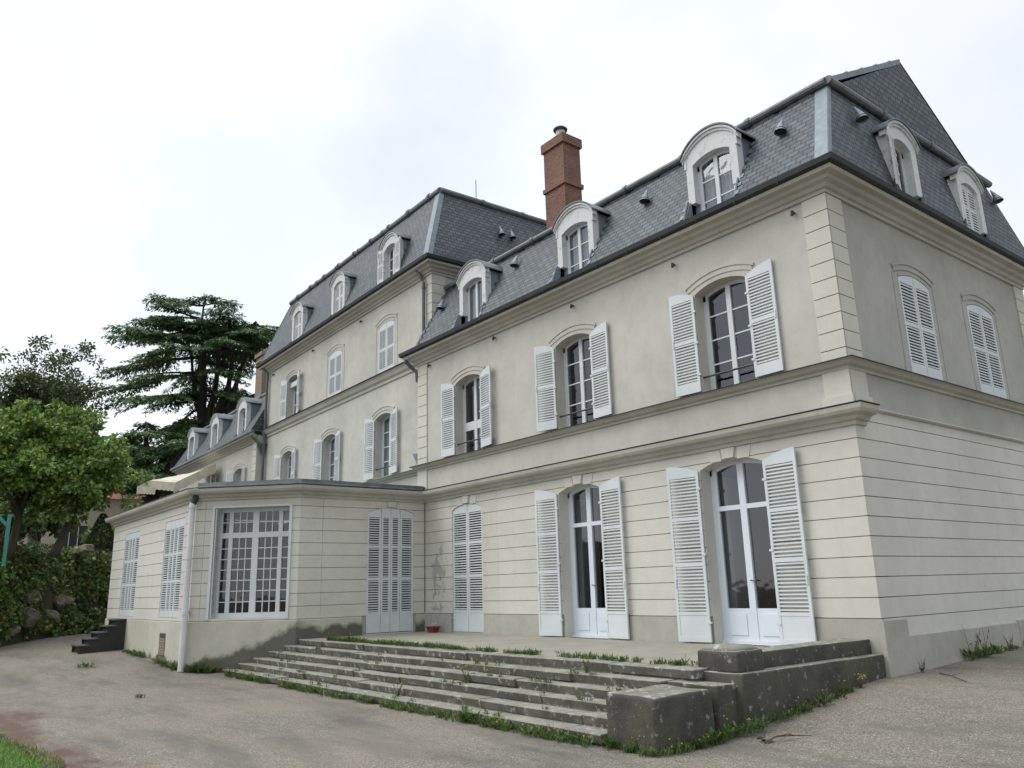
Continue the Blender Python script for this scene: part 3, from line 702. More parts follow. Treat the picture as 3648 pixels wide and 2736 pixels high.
# garden room: large paned window of the canted face
c, h, zb, zs, r = B_OPS[0]
b = MB(); o = -.26
b.box(FB, c-h-.07, c-h, -.02, .035, zb-.02, zs+.05); b.box(FB, c+h, c+h+.07, -.02, .035, zb-.02, zs+.05); b.box(FB, c-h, c+h, -.02, .035, zs, zs+.05)
b.box(FB, c-h, c+h, o-.06, o+.02, zb, zb+.13); b.box(FB, c-h, c+h, o-.06, o, zs-.10, zs)
tz = 2.56
b.box(FB, c-h, c+h, o-.06, o+.01, tz-.07, tz+.07)
for s, hw in ((c-h+.05, .05), (c+h-.05, .05), (c-.69, .055), (c+.69, .055), (c, .085)): b.box(FB, s-hw, s+hw, o-.06, o+.006, zb+.13, zs-.1)
def grid(s0, s1, z0, z1, nx, nz):
    for k in range(1, nx): s = s0+(s1-s0)*k/nx; b.box(FB, s-.012, s+.012, o-.045, o-.012, z0, z1)
    for k in range(1, nz): z = z0+(z1-z0)*k/nz; b.box(FB, s0, s1, o-.042, o-.015, z-.012, z+.012)
for (s0, s1, n) in ((c-h+.10, c-.745, 1), (c-.635, c-.085, 3), (c+.085, c+.635, 3), (c+.745, c+h-.10, 1)):
    grid(s0, s1, zb+.13, tz-.07, n, 7); grid(s0, s1, tz+.07, zs-.10, n, 2)
w = part(b, 'window', 'white_paint', MAN, 'large white window of small dark panes in the canted face')
pane(w, FB, c, h, zb+.05, zs-.03, 0, o-.03)
b = MB(); leaf(b, lambda u, t, z: FB(c+h-.01-t, -.22+u, z), .215, zb+.01, lambda u: zs-.01, [(zb+.06, zs-.08)], st=.012, pitch=.058); part(b, 'shutter', 'old_white', w, 'folded shutter standing in the window reveal')

# ---- interiors seen through the glass
b = MB()
b.box(W0, -13.3, -.5, 4.2, 4.3, T-.02, 7.6); b.box(W0, -13.3, -.4, .5, 8.1, T-.1, T-.02); b.box(W0, -13.3, -.4, .5, 8.1, 3.75, 3.85)
for x in (-4.6, -9.2): b.box(W0, x-.08, x+.08, .5, 4.2, T-.02, 7.6)
b.box(W0, -24.0, -13.9, -.5, -.4, T-.1, 3.6); b.box(W0, -24.2, -15.7, -5.4, -.2, 0, .05); b.box(W0, -15.699, -13.9, -3.7, -.2, 0, .05)
part(b, 'interior_wall', 'interior')
b = MB()
for c in (2.57, 6.80): b.box(FR, c+.50, c+.66, -1.05, -.50, T, 3.0)
b.box(FR, 1.55, 1.63, -1.5, -.7, T, 3.0)
part(b, 'inner_shutter', 'interior_panel')
# ================================================================== roofs
def mansard(F, s0, s1, o0, z0, o1, z1, notches, in0=0, in1=0, b=None, nz=None):
    """slated slope from (o0,z0) to (o1,z1); hips move the top corners in by in0/in1; notches = (centre, half) cut below nz"""
    sl = math.hypot(o1-o0, z1-z0)
    def P(t, u): return F(t, o0+(o1-o0)*u, z0+(z1-z0)*u)
    def edge0(u): return s0+in0*u
    def edge1(u): return s1-in1*u
    def quad(a0, a1, c0, c1, u0, u1):      # bottom a0..a1 at u0, top c0..c1 at u1
        b.poly([P(a0, u0), P(a1, u0), P(c1, u1), P(c0, u1)], 0, [(a0, u0*sl), (a1, u0*sl), (c1, u1*sl), (c0, u1*sl)])
    xs = [(edge0(0), edge0(1))]
    for c, h in sorted(notches): xs += [(c-h, c-h), (c+h, c+h)]
    xs.append((edge1(0), edge1(1)))
    un = (nz-z0)/(z1-z0) if nz else 0
    for k in range(len(xs)-1):
        (a0, c0), (a1, c1) = xs[k], xs[k+1]
        if k % 2 == 0: quad(a0, a1, c0, c1, 0, 1)
        else: quad(a0, a1, c0, c1, un, 1)
def roll(b, p, q, r=.085):
    p, q = Vector(p), Vector(q); b.tube([p, q], r, 10)
    n = int((q-p).length/1.9)
    for k in range(1, n+1):
        c = p+(q-p)*(k/(n+.5)); d = (q-p).normalized(); b.tube([c-d*.05, c+d*.05], r+.022, 10)
def dormer(F, c, of, z0, slope, W=.64, hw=.47, zs=9.74, rise=.38, zi=9.50, ri=.12, post=8.66, eave=(.33, 8.16), closed=False, bars=2, curt=True, label=None, zone=None, opened=None, back=1.15, cap=True):
    """slope(z) -> outward offset of the slates at height z"""
    so = archf(c, W, zs, rise); si = archf(c, hw, zi, ri)
    b = MB(); th = .20
    for sg in (-1, 1):
        a, d = sorted((c+sg*hw, c+sg*W)); ss = lin(a, d, 4)
        b.plate(F, ss, lambda s: post, lambda s: so(s)-.06, of, of-th)
        if cap: b.box(F, *sorted((c+sg*(W-.02), c+sg*(W+.03))), of-.12, of+.015, zs-.26, zs-.02)
    b.plate(F, lin(c-hw, c+hw, 12), si, lambda s: so(s)-.06, of, of-th)
    ss = lin(c-W-.07, c+W+.07, 16); so2 = archf(c, W+.07, zs-.02, rise+.02)
    b.plate(F, ss, lambda s: so2(s)-.11, lambda s: so2(s)-.05, of+.03, of-.1); b.plate(F, ss, lambda s: so2(s)-.05, lambda s: so2(s)+.0, of+.065, of-.1)
    d = part(b, 'dormer', 'old_white', MAN, label)
    b = MB(); n = 16; ss = lin(c-W-.10, c+W+.10, n); s3 = archf(c, W+.10, zs-.02, rise+.03)
    b.plate(F, ss, lambda s: s3(s)-.005, lambda s: s3(s)+.03, of+.09, of-back)
    part(b, 'dormer_roof', 'zinc_roll', d)
    b = MB()
    for sg in (-1, 1):
        s = c+sg*(W-.03)
        a, e = s-.02, s+.02
        zb = z0-.15
        b.hexa([F(a, of-.02, zb), F(e, of-.02, zb), F(e, of-back, zb), F(a, of-back, zb), F(a, of-.02, zs-.02), F(e, of-.02, zs-.02), F(e, of-back, zs-.02), F(a, of-back, zs-.02)])
        # zinc side of the cut in the slates below
        o_e, z_e = eave; zt = post+.02
        pts = [(o_e, z_e-.04), (of-.25, z_e-.04), (of-.25, zt), (slope(zt)+.02, zt)]
        for ds in (0,):
            p0 = [F(a, o, z) for o, z in pts]; p1 = [F(e, o, z) for o, z in pts]
            b.poly(p0); b.poly(p1)
            for k in range(4): b.poly([p0[k], p0[(k+1) % 4], p1[(k+1) % 4], p1[k]])
        b.box(F, *sorted((c+sg*hw, c+sg*(W-.03))), of-.22, of-.14, z0-.15, post+.01)
    b.box(F, c-W, c+W, of-.4, eave[0], z0-.20, z0-.02)
    part(b, 'cheek', 'zinc', d)
    b = MB()                                              # stepped flashing down both sides
    for sg in (-1, 1):
        z = eave[1]+.12
        while cap and z < zs-.1:
            w0, w1 = sorted((c+sg*(W+.01), c+sg*(W+.09)))
            b.hexa([F(w0, slope(z)+.004, z), F(w1, slope(z)+.004, z), F(w1, slope(z)+.02, z), F(w0, slope(z)+.02, z),
                    F(w0, slope(z+.1)+.004, z+.1), F(w1, slope(z+.1)+.004, z+.1), F(w1, slope(z+.1)+.02, z+.1), F(w0, slope(z+.1)+.02, z+.1)]); z += .215
        if sg > 0 or True:
            p = c+sg*(W-.005)
            b.tube([F(p, eave[0]-.02, eave[1]+.02), F(p, slope(post)+.03, post+.05)], .022, 6)
    part(b, 'flashing', 'zinc_light', d)
    if closed:
        dark_backing(d, F, c, hw-.01, z0, zi, ri, of-.19)
        for sg in (-1, 1): shutter(d, F, c+sg*hw, sg, hw-.004, 0, z0, zi, ri, zone, hw, o=of-.10, label='closed white louvred dormer shutter')
    else:
        b = MB(); o = of-.16; arch_frame(b, F, c, hw, z0, zi, ri, o, .05); b.box(F, c-.045, c+.045, o-.05, o+.01, z0, si(c)-.04); b.box(F, c-hw, c+hw, o-.05, o, z0, z0+.05)
        for sg in (-1, 1): b.box(F, c+sg*(hw-.07)-.025, c+sg*(hw-.07)+.025, o-.05, o-.005, z0, zi)
        for k in range(1, bars+1):
            z = z0+(zi+.06-z0)*k/(bars+1); b.box(F, c-hw+.06, c+hw-.06, o-.035, o-.006, z-.013, z+.013)
        w = part(b, 'dormer_window', 'white_paint', d)
        pane(d, F, c, hw-.01, z0, zi, ri, o-.025)
        if curt: curtain(d, F, c-hw+.06, c+hw-.06, z0, zi+.04, o-.10)
    for sg, ang in (opened or ()):
        shutter(d, F, c+sg*hw, sg, hw-.01, ang, z0+.02, zi, ri, zone, hw, o=of+.03, mat='old_white', label='weathered open dormer shutter')
    return d
def vent(p, n, sz=.14):
    n = Vector(n).normalized(); p = Vector(p); b = MB(); up = Vector((0, 0, 1))
    tip = p+up*.26+n*.0; mouth = p+n*.13-up*.12
    b.tube([tip, p+up*.02+n*.10, mouth], [.008, .07, .125], 12, caps=False)
    b.tube([mouth+(mouth-tip).normalized()*-.05, mouth+(mouth-tip).normalized()*-.04], [.115, .118], 12, m=1)  # dark disc painted in for the shade inside the mouth
    return part(b, 'roof_vent', ['zinc', 'iron'], MAN)
# ---- right wing
Z0, Z1 = 8.14, 10.28
slR = lambda z: .36-1.16*(z-Z0)/(Z1-Z0); slS = lambda z: .36-.43*(z-Z0)/(Z1-Z0)
DR = [2.30, 6.46, 10.80]; DS = [2.72, 5.78]
b = MB()
mansard(FR, -.36, 13.5, .36, Z0, -.80, Z1, [(c, .60) for c in DR], in0=.43, b=b, nz=9.70)
mansard(FS, -.36, 9.0, .36, Z0, -.07, Z1, [(c, .55) for c in DS], in0=1.16, in1=1.16, b=b, nz=9.70)
mansard(Fr(0, 8.65, -1, 0, 0, 1), -.36, 13.5, .36, Z0, -.80, Z1, [], in0=.43, b=b)
zr = 12.32; ym = 4.33
def uvq(pts, u, v): b.poly(pts, 0, [(Vector(p).dot(u), Vector(p).dot(v)) for p in pts])
X = Vector((1, 0, 0)); Y = Vector((0, 1, 0)); Z = Vector((0, 0, 1))
uvq([(-.12, .80, Z1+.03), (-13.5, .80, Z1+.03), (-13.5, ym, zr), (-.12, ym, zr)], X, (Y*3.5+Z*2).normalized())
uvq([(-.12, 7.85, Z1+.03), (-13.5, 7.85, Z1+.03), (-13.5, ym, zr), (-.12, ym, zr)], X, (-Y*3.5+Z*2).normalized())
uvq([(-.13, .80, Z1-.05), (-.13, 7.85, Z1-.05), (-.13, ym, zr-.03)], Y, Z)
uvq([(-13.45, -.36, Z0), (-13.45, .8, Z1), (-13.45, 7.85, Z1), (-13.45, 9.0, Z0)], Y, Z)
rf = part(b, 'mansard_roof', 'slate', label='blue grey slate mansard over the near wing')
b = MB(); zz = Z1+.05
roll(b, (-.06, .74, zz), (-13.42, .74, zz)); roll(b, (-.02, .72, zz), (-.02, 7.95, zz))
for k in range(16): b.box(FR, .4+.84*k, .95+.84*k, -.82, -.76, Z1-.16, Z1-.02)
part(b, 'ridge_roll', 'zinc_roll', rf)
b = MB()
def strip(b, F, p0, p1, d0, d1, w0, w1, lift=.012):
    """flat zinc strip along a hip: two quads either side"""
    p0, p1 = Vector(p0), Vector(p1); n = (p1-p0).cross(d0).normalized()
    for d, w in ((Vector(d0), w0), (Vector(d1), w1)):
        nn = (p1-p0).cross(d).normalized()
        if nn.z < 0: nn = -nn
        b.hexa([p0, p0+d*w, p0+d*w+nn*lift, p0+nn*lift, p1, p1+d*w, p1+d*w+nn*lift, p1+nn*lift])
strip(b, None, (.36, -.36, Z0), (-.07, .80, Z1), (-1, 0, 0), (0, 1, 0), .26, .10)
part(b, 'hip_flashing', 'zinc_light', rf); b = MB()
strip(b, None, (-.12, .72, Z1+.10), (-.12, ym, zr+.05), (-1, 0, 0), (0, 0, -1), .4, .10, .03)
for k in range(5):
    t = .1+.19*k; p = Vector((-.12, .72+(ym-.72)*t, Z1+.10+(zr+.05-Z1-.10)*t)); b.box(W0, p.x-.4, p.x+.005, p.y-.02, p.y+.02, p.z-.02, p.z+.05)
part(b, 'verge_flashing', 'zinc_light', rf); b = MB()
strip(b, None, (-13.44, -.36, Z0), (-13.44, .8, Z1), (1, 0, 0), (1, 0, 0), .06, .06)
for k in range(10): z = Z0+.1+.21*k; b.box(FR, 13.28, 13.40, slR(z)-.03, slR(z)+.02, z, z+.09)
part(b, 'wall_flashing', 'zinc_light', rf)
for i, c in enumerate(DR):
    dormer(FR, c, .05, 8.20, slR, bars=(2, 2, 0)[i], zone=None, label=('white arched dormer nearest the corner', 'white arched dormer in the middle of the wing', 'peeling arched dormer beside the tall block')[i])
dormer(FS, DS[0], .29, 8.30, slS, W=.60, hw=.375, zs=9.60, rise=.34, zi=9.44, ri=.13, post=8.46, eave=(.34, 8.16), closed=False, bars=0, curt=False, label='side dormer with one shutter left half open', zone=[(8.42, 8.90), (8.96, 9.40)], opened=[(-1, 163)], back=.75, cap=False)
dormer(FS, DS[1], .29, 8.30, slS, W=.60, hw=.40, zs=9.60, rise=.34, zi=9.42, ri=.12, post=8.46, eave=(.34, 8.16), closed=True, label='side dormer with closed shutters', zone=[(8.44, 8.90), (8.97, 9.38)], back=.75, cap=False)
for x, z in ((-.84, 9.51), (-4.41, 9.54), (-9.34, 9.70), (-12.88, 9.48)): vent((x, -slR(z)-.02, z), (0, -1, .3))
for y, z in ((1.44, 9.71), (7.79, 9.85)): vent((slS(z)+.02, y, z), (1, 0, .2))
# ---- central block roof
ZC0, ZC1 = CF+.03, 14.05
slC = lambda z: .36-1.05*(z-ZC0)/(ZC1-ZC0)
DC = [2.30, 6.43, 10.42]
b = MB()
mansard(FC, -.36, LC+.36, .36, ZC0, -.69, ZC1, [(c, .54) for c in DC], in0=.95, in1=.95, b=b, nz=12.5)
mansard(FCS, -.36, 9.6, .36, ZC0, -.59, ZC1, [], in0=1.05, in1=1.05, b=b)
P0, P1, P2, P3 = FC(.59, -.69, ZC1), FC(LC-.59, -.69, ZC1), FC(LC-.59, -8.5, ZC1), FC(.59, -8.5, ZC1)
pk = (P0+P1+P2+P3)/4; pk.z += .35
for a, c in ((P0, P1), (P1, P2), (P2, P3), (P3, P0)): b.poly([a, c, pk], 0, [(0, 0), ((c-a).length, 0), (2, 4)])
e0, e1 = FC(LC+.36, .36, ZC0), FC(LC+.36, -9.6, ZC0)
b.poly([e0, e1, P2, P1], 0, [(0, 0), (9.9, 0), (9, 3), (1, 3)])
rf = part(b, 'mansard_roof', 'slate', label='tall slate mansard over the central block')
b = MB(); roll(b, P0+Z*.05, P1+Z*.05, .11); roll(b, P0+Z*.05, P3+Z*.05, .11)
for k in range(9): b.tube([FC(1.2+1.45*k, -.69, ZC1+.05), FC(1.3+1.45*k, -.69, ZC1+.05)], .15, 10)
part(b, 'ridge_roll', 'zinc_roll', rf)
b = MB(); strip(b, None, FC(-.36, .36, ZC0), P0, Vector((-ct, st, 0)), Vector((st, ct, 0)), .30, .16)
part(b, 'hip_flashing', 'zinc_light', rf); b = MB(); strip(b, None, FC(LC+.36, .36, ZC0), P1, Vector((ct, -st, 0)), Vector((ct, -st, 0)), .08, .08)
part(b, 'hip_flashing', 'zinc_light', rf)
for i, c in enumerate(DC):
    kw = dict(W=.58, hw=.40, zs=12.58, rise=.34, zi=12.40, ri=.13, post=ZC0+.06, eave=(.33, ZC0+.02), back=1.25, cap=True)
    if i == 0: dormer(FC, c, .28, ZC0+.10, slC, bars=2, curt=True, opened=[(-1, 176), (1, 176)], zone=[(11.42, 11.9), (11.96, 12.4)], label='dormer of the tall block with open peeling shutters', **kw)
    else: dormer(FC, c, .28, ZC0+.10, slC, closed=True, zone=[(11.42, 11.9), (11.96, 12.38)], label='dormer of the tall block with closed shutters', **kw)
slc2 = lambda z: .36-.95*(z-ZC0)/(ZC1-ZC0)
for s in (2.85, 3.32): p = FCS(s, slc2(12.93)+.02, 12.93); vent(p, FCS(0, 1, 0)-FCS(0, 0, 0), .1)
b = MB(); b.tube([FCS(2.3, -.8, ZC1-.1), FCS(2.3, -.8, 15.05)], .014, 5); part(b, 'lightning_rod', 'iron')
b = MB(); b.box(FCS, 4.2, 5.4, -1.3, -.7, ZC1, ZC1+.18); b.box(FCS, 1.9, 2.7, -1.2, -.65, ZC1, ZC1+.10); part(b, 'roof_hatch', 'zinc_dark')
# ---- left wing roof
ZL0, ZL1 = 8.04, 10.1
slL = lambda z: .36-1.1*(z-ZL0)/(ZL1-ZL0)
DL = [1.68, 5.78, 9.88]
b = MB()
mansard(FL, -.05, 12.76, .36, ZL0, -.74, ZL1, [(c, .56) for c in DL], in1=.7, b=b, nz=9.62)
Q0, Q1, Q2, Q3 = FL(-.05, -.74, ZL1), FL(12.06, -.74, ZL1), FL(12.06, -7, ZL1), FL(-.05, -7, ZL1)
b.poly([Q0, Q1, Q2, Q3], 0, [(0, 0), (12, 0), (12, 6), (0, 6)]); b.poly([FL(12.76, .36, ZL0), FL(12.76, -8.4, ZL0), Q2, Q1], 0, [(0, 0), (8.7, 0), (8, 2.2), (1, 2.2)])
b.poly([FL(-.045, .36, ZL0), FL(-.045, -.37, ZL0), FL(-.045, -.37, 9.41)], 0, [(0, 0), (.7, 0), (.7, 1.4)])
rf = part(b, 'mansard_roof', 'slate', label='low slate mansard over the far wing')
b = MB(); roll(b, Q0+Z*.03, Q1+Z*.03, .09); part(b, 'ridge_roll', 'zinc_light', rf)
b = MB(); strip(b, None, FL(12.76, .36, ZL0), Q1, Vector((ct, -st, 0)), Vector((ct, -st, 0)), .08, .08); part(b, 'hip_flashing', 'zinc_light', rf)
for i, c in enumerate(DL):
    dormer(FL, c, .20, ZL0+.12, slL, W=.60, hw=.42, zs=9.58, rise=.32, zi=9.30, ri=.12, post=ZL0+.12, eave=(.34, ZL0+.02), bars=1 if i else 2, curt=i != 2, label=('grey cheeked dormer nearest the tall block on the far wing', 'middle dormer of the far wing', 'last dormer of the far wing')[i], back=1.0)
# ---- chimneys
def uvbox(b, F, s0, s1, o0, o1, z0, z1, m=0):
    for (a, c) in (((s0, o1), (s1, o1)), ((s1, o1), (s1, o0)), ((s1, o0), (s0, o0)), ((s0, o0), (s0, o1))):
        L = math.hypot(c[0]-a[0], c[1]-a[1]); k = a[0]*.37+a[1]*.2
        b.poly([F(*a, z0), F(*c, z0), F(*c, z1), F(*a, z1)], m, [(k, z0), (k+L, z0), (k+L, z1), (k, z1)])
    b.poly([F(s0, o0, z1), F(s1, o0, z1), F(s1, o1, z1), F(s0, o1, z1)], m, [(0, 0), (s1-s0, 0), (s1-s0, o1-o0), (0, o1-o0)])
    b.poly([F(s0, o0, z0), F(s1, o0, z0), F(s1, o1, z0), F(s0, o1, z0)], m, [(0, 0), (s1-s0, 0), (s1-s0, o1-o0), (0, o1-o0)])
b = MB(); uvbox(b, W0, -10.38, -9.47, 2.5, 3.2, 10.8, 14.34); uvbox(b, W0, -10.43, -9.42, 2.45, 3.25, 12.86, 13.0); uvbox(b, W0, -10.44, -9.41, 2.44, 3.26, 14.26, 14.56)
ch = part(b, 'chimney', 'chimney_brick', label='square red brick chimney rising behind the dormers')
b = MB(); b.lathe((-9.93, 2.85, 14.56), [(.20, 0), (.17, .12), (.13, .26), (.15, .30), (.15, .42)], 14); part(b, 'chimney_pot', 'old_white', ch, smooth=True)
b = MB(); b.lathe((-9.93, 2.85, 14.98), [(.22, 0), (.23, .05), (.17, .10), (.02, .12)], 14); part(b, 'cowl', 'dark_stone', ch)
c0 = FL(.18, -.9, 0)
b = MB(); uvbox(b, FL, 4.2, 5.15, -2.2, -1.5, 9.6, 12.9); uvbox(b, FL, 4.15, 5.2, -2.25, -1.45, 12.6, 12.72); uvbox(b, FL, 4.12, 5.23, -2.28, -1.42, 12.9, 13.1); b.tube([FL(4.7, -1.85, 13.1), FL(4.7, -1.85, 13.35)], [.22, .16], 10)
part(b, 'chimney', 'brick_infill', label='weathered brick chimney beside the end of the tall block')
# ---- downpipes
b = MB(); b.tube([(-13.95, .02, 10.98), (-13.82, .12, 10.70), (-13.72, .14, 10.5), (-13.72, .14, 8.2)], .055, 10)
for z in (8.6, 10.3): b.tube([(-13.72, .14, z), (-13.72, .14, z+.06)], .068, 10)
part(b, 'downpipe', 'pipe_gray')
b = MB(); b.tube([(-14.05, -.33, 8.02), (-14.06, -.30, 7.9), (-13.98, -.12, 7.70), (-13.86, -.02, 7.55), (-13.85, .0, 7.25)], .06, 10); part(b, 'downpipe', 'pipe_gray')
b = MB(); b.tube([FC(LC-.05, .32, 11.0), FC(LC-.22, .12, 10.7), FC(LC-.22, .12, 8.3)], .06, 10); b.tube([FC(LC-.22, .12, 8.3), FC(LC-.22, .14, 7.2), FC(LC-.22, .14, 4.2)], .06, 10); b.tube([FL(.1, .30, 7.95), FL(-.15, .0, 7.5), FL(-.18, -.2, 7.0)], .075, 10)
b.tube([FC(LC-.22, .14, 7.5), FC(LC-.22, .14, 7.15)], [.13, .07], 10); part(b, 'downpipe', 'pipe_gray')
b = MB(); px, py = -15.35, -6.03
b.tube([(px, py, 3.44), (px, py, .60)], .075, 12); b.tube([(px, py, .66), (px, py, .56)], .092, 12); b.tube([(px, py, .60), (px, py, -.82)], .083, 12); b.tube([(px, py, 3.36), (px, py, 3.28)], .088, 12); b.tube([(px, py, 2.0), (px, py, 1.94)], .088, 12)
d = part(b, 'downpipe', 'pvc_white', label='white plastic downpipe on the corner of the garden room', smooth=False)
b = MB(); b.tube([(px, py+.1, 3.62), (px, py, 3.40)], .085, 10); part(b, 'swan_neck', 'zinc_dark', d)
b = MB(); b.box(W0, px-.12, px-.05, py-.02, py+.12, .60, .66); part(b, 'bracket', 'leaf_litter', d)
# ---- iron stay rings on the walls
for F, pts in ((FR, ((.62, 7.56), (3.49, 7.53), (6.67, 7.57), (9.82, 7.6), (13.1, 7.6))), (FC, ((4.9, 10.55), (9.2, 10.55), (13.6, 10.55)))):
    for s, z in pts:
        b = MB(); b.tube([F(s, -.01, z), F(s, .09, z-.02)], .022, 6); b.tube([F(s, .07, z+.02), F(s, .085, z-.07)], .03, 8); part(b, 'wall_hook', 'iron')
b = MB(); b.hexa([(-13.80, -.02, 4.64), (-13.76, -.02, 4.64), (-13.76, .1, 4.64), (-13.80, .1, 4.64), (-14.05, -.05, 5.02), (-13.76, -.02, 5.02), (-13.76, .1, 5.02), (-14.05, .1, 5.02)]); part(b, 'leadwork', 'zinc_light')
# ---- awning over the roof terrace
A1, A2 = Vector((-32.7, .10, 7.30)), Vector((-35.6, .25, 7.30))
P3_, P2_, P1_ = Vector((-32.53, -1.8, 6.22)), Vector((-33.86, -2.6, 6.43)), Vector((-34.0, -3.1, 6.13))
b = MB()
def cloth(a, c, d, e, n=14, sag=.05):
    a, c, d, e = map(Vector, (a, c, d, e)); g = []
    for i in range(n+1):
        u = i/n; row = []
        for j in range(n+1):
            v = j/n; p = (a*(1-u)+c*u)*(1-v)+(e*(1-u)+d*u)*v
            p = p-Z*sag*math.sin(math.pi*u)*math.sin(math.pi*v)+Z*.012*math.sin(u*23+v*5); row.append(p)
        g.append(row)
    for i in range(n):
        for j in range(n): b.poly([g[i][j], g[i+1][j], g[i+1][j+1], g[i][j+1]])
cloth(A1, P3_, P2_, A2); 
cw = part(b, 'awning', 'awning_cloth', label='cream canvas awning hung over the roof of the garden room')
b = MB()
def valance(p, q, h=.36, n=28, top=None):
    p, q = Vector(p), Vector(q)
    for k in range(n):
        u, v = k/n, (k+1)/n; a, c = p.lerp(q, u), p.lerp(q, v)
        f = lambda t: h+.05*abs(math.sin(t*math.pi*6))
        b.poly([a-Z*f(u), c-Z*f(v), c+Z*.01, a+Z*.01])
valance(P3_, P2_); valance(P2_, P1_+Z*.0, .38, 14); valance(A1, P3_, .42); valance(P1_, P1_+Vector((.9, .6, -.1)), .3)
part(b, 'valance', 'awning_cloth', cw)
b = MB(); b.tube([P3_-Z*.02, P3_-Z*2.2], .03, 6); b.tube([(-32.75, -.1, 6.9), (-32.75, -.1, 4.1)], .03, 6); part(b, 'awning_post', 'pvc_white', cw)
# ================================================================== the ground
def sm(a, b, x):
    t = min(max((x-a)/(b-a), 0), 1); return t*t*(3-2*t)
def gz(x, y):
    z = -.92
    z += .44*sm(-5.0, 0.2, y)*sm(-3.5, -.4, x)*(1-sm(10, 30, x))
    z += .16*sm(0, 6, y)*sm(-3.5, -.4, x)
    z += .30*sm(-14.6, -23, x)*sm(-14, -5.5, y)
    z += .10*sm(-13.5, -16, x)*sm(-10, -5.9, y)
    z -= .06*sm(-9, -14, y)
    return z
def axis(c, w, step, far):
    a = []; x = 0
    while x < far:
        a.append(x); x += step if x < w else step*(1+(x-w)*.35)
    a.append(far); return sorted({c-v for v in a} | {c+v for v in a})
xs, ys = axis(-10, 28, .6, 700), axis(-5, 14, .6, 700)
b = MB(); nx, ny = len(xs), len(ys)
b.v = [Vector((x, y, gz(x, y)+.012*noise.noise(Vector((x*.7, y*.7, 0))))) for x in xs for y in ys]
for i in range(nx-1):
    for j in range(ny-1): b.f.append([i*ny+j, (i+1)*ny+j, (i+1)*ny+j+1, i*ny+j+1]); b.m.append(0)
g = b.build('ground', 'gravel', None, smooth=True, recalc=False); tag(g, kind='structure')
# terrace
b = MB(); b.box(W0, -13.36, -.72, -3.56, -.02, -.9, T); 
g = b.build('terrace', 'terrace_slab'); tag(g, kind='structure')
# ---- stone steps
ST_ = empty('stone_steps', (-7, -4.5, -.9), 'broad flight of worn stone steps with weeds, below the terrace', 'steps')
rs = random.Random(3)
for k in range(6):
    zt = -.13-.13*k+(.012 if k == 0 else 0); yf = -3.82-.28*k; yb = yf+.42
    xl = -13.40-.28*k; xr = -.62 if k == 0 else -.98
    b = MB(); x = xl-.25; cuts = [xl-.25]
    while x < xr-2.6: x += rs.uniform(1.5, 2.5); cuts.append(x)
    cuts.append(xr)
    for i, (a, c) in enumerate(zip(cuts, cuts[1:])):
        dy = rs.uniform(-.032, .032); dz = rs.uniform(-.013, .013); nz = rs.uniform(.0, .018)
        y0, y1 = yf+dy, yb+dy; ya, yc = y0+rs.uniform(-.008, .008), y0+rs.uniform(-.008, .008)
        g = .006
        if i == 0:
            arc = [(xl-.25, yf+.36), (xl-.14, yf+.17), (xl+.0, yf+.05), (xl+.16, yf+.005)]
            pts = arc+[(c-g, yc), (c-g, y1), (xl-.25, y1)]
        else: pts = [(a+g, ya), ((a+c)/2, (ya+yc)/2+rs.uniform(-.01, .01)), (c-g, yc), (c-g, y1), (a+g, y1)]
        n = len(pts); ch = .014
        cx = sum(p[0] for p in pts)/n; cy = sum(p[1] for p in pts)/n
        low = [(px, py+(.03 if py < y1-.05 else 0), zt+dz-.118) for px, py in pts]; mid = [(px, py, zt+dz-ch) for px, py in pts]
        top = [(px+(cx-px)*.008, py+(cy-py)*.05, zt+dz) for px, py in pts]
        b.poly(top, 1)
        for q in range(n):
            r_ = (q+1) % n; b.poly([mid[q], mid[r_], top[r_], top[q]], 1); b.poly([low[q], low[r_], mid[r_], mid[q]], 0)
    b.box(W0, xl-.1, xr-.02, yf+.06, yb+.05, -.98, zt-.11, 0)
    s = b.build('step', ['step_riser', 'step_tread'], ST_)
# ---- low wall, pedestal and block at the right-hand end of the steps
def rough_box(b, x0, x1, y0, y1, z0, z1, ch=.03, seed=0, n=6, amp=.010):
    """worn stone block: chamfered and slightly uneven"""
    rr = Vector((seed*3.1, seed*1.7, 0)); bm = bmesh.new()
    bmesh.ops.create_cube(bm, size=1)
    for v in bm.verts: v.co = Vector((x0 if v.co.x < 0 else x1, y0 if v.co.y < 0 else y1, z0 if v.co.z < 0 else z1))
    bmesh.ops.bevel(bm, geom=bm.edges[:], offset=ch, segments=3, profile=.5, affect='EDGES')
    bmesh.ops.subdivide_edges(bm, edges=[e for e in bm.edges if e.calc_length() > .25], cuts=n, use_grid_fill=True)
    i = len(b.v)
    for v in bm.verts:
        d = noise.noise_vector(v.co*2.3+rr)*amp*1.3+noise.noise_vector(v.co*7+rr)*amp*.45; b.v.append(v.co+d)
    for f in bm.faces:
        b.f.append([i+v.index for v in f.verts]); b.m.append(1 if f.normal.z > .9 else 0)
    bm.free()
WL = empty('terrace_wall', (-.4, -1.8, -.7), 'dark stained low stone wall with a pedestal, ending at the corner of the building', 'wall')
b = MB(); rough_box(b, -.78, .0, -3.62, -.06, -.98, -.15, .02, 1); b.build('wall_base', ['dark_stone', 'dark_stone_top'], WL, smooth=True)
b = MB(); rough_box(b, -.72, -.21, -3.0, -.01, -.17, .07, .02, 2); b.build('parapet', ['dark_stone', 'dark_stone_top'], WL, smooth=True)
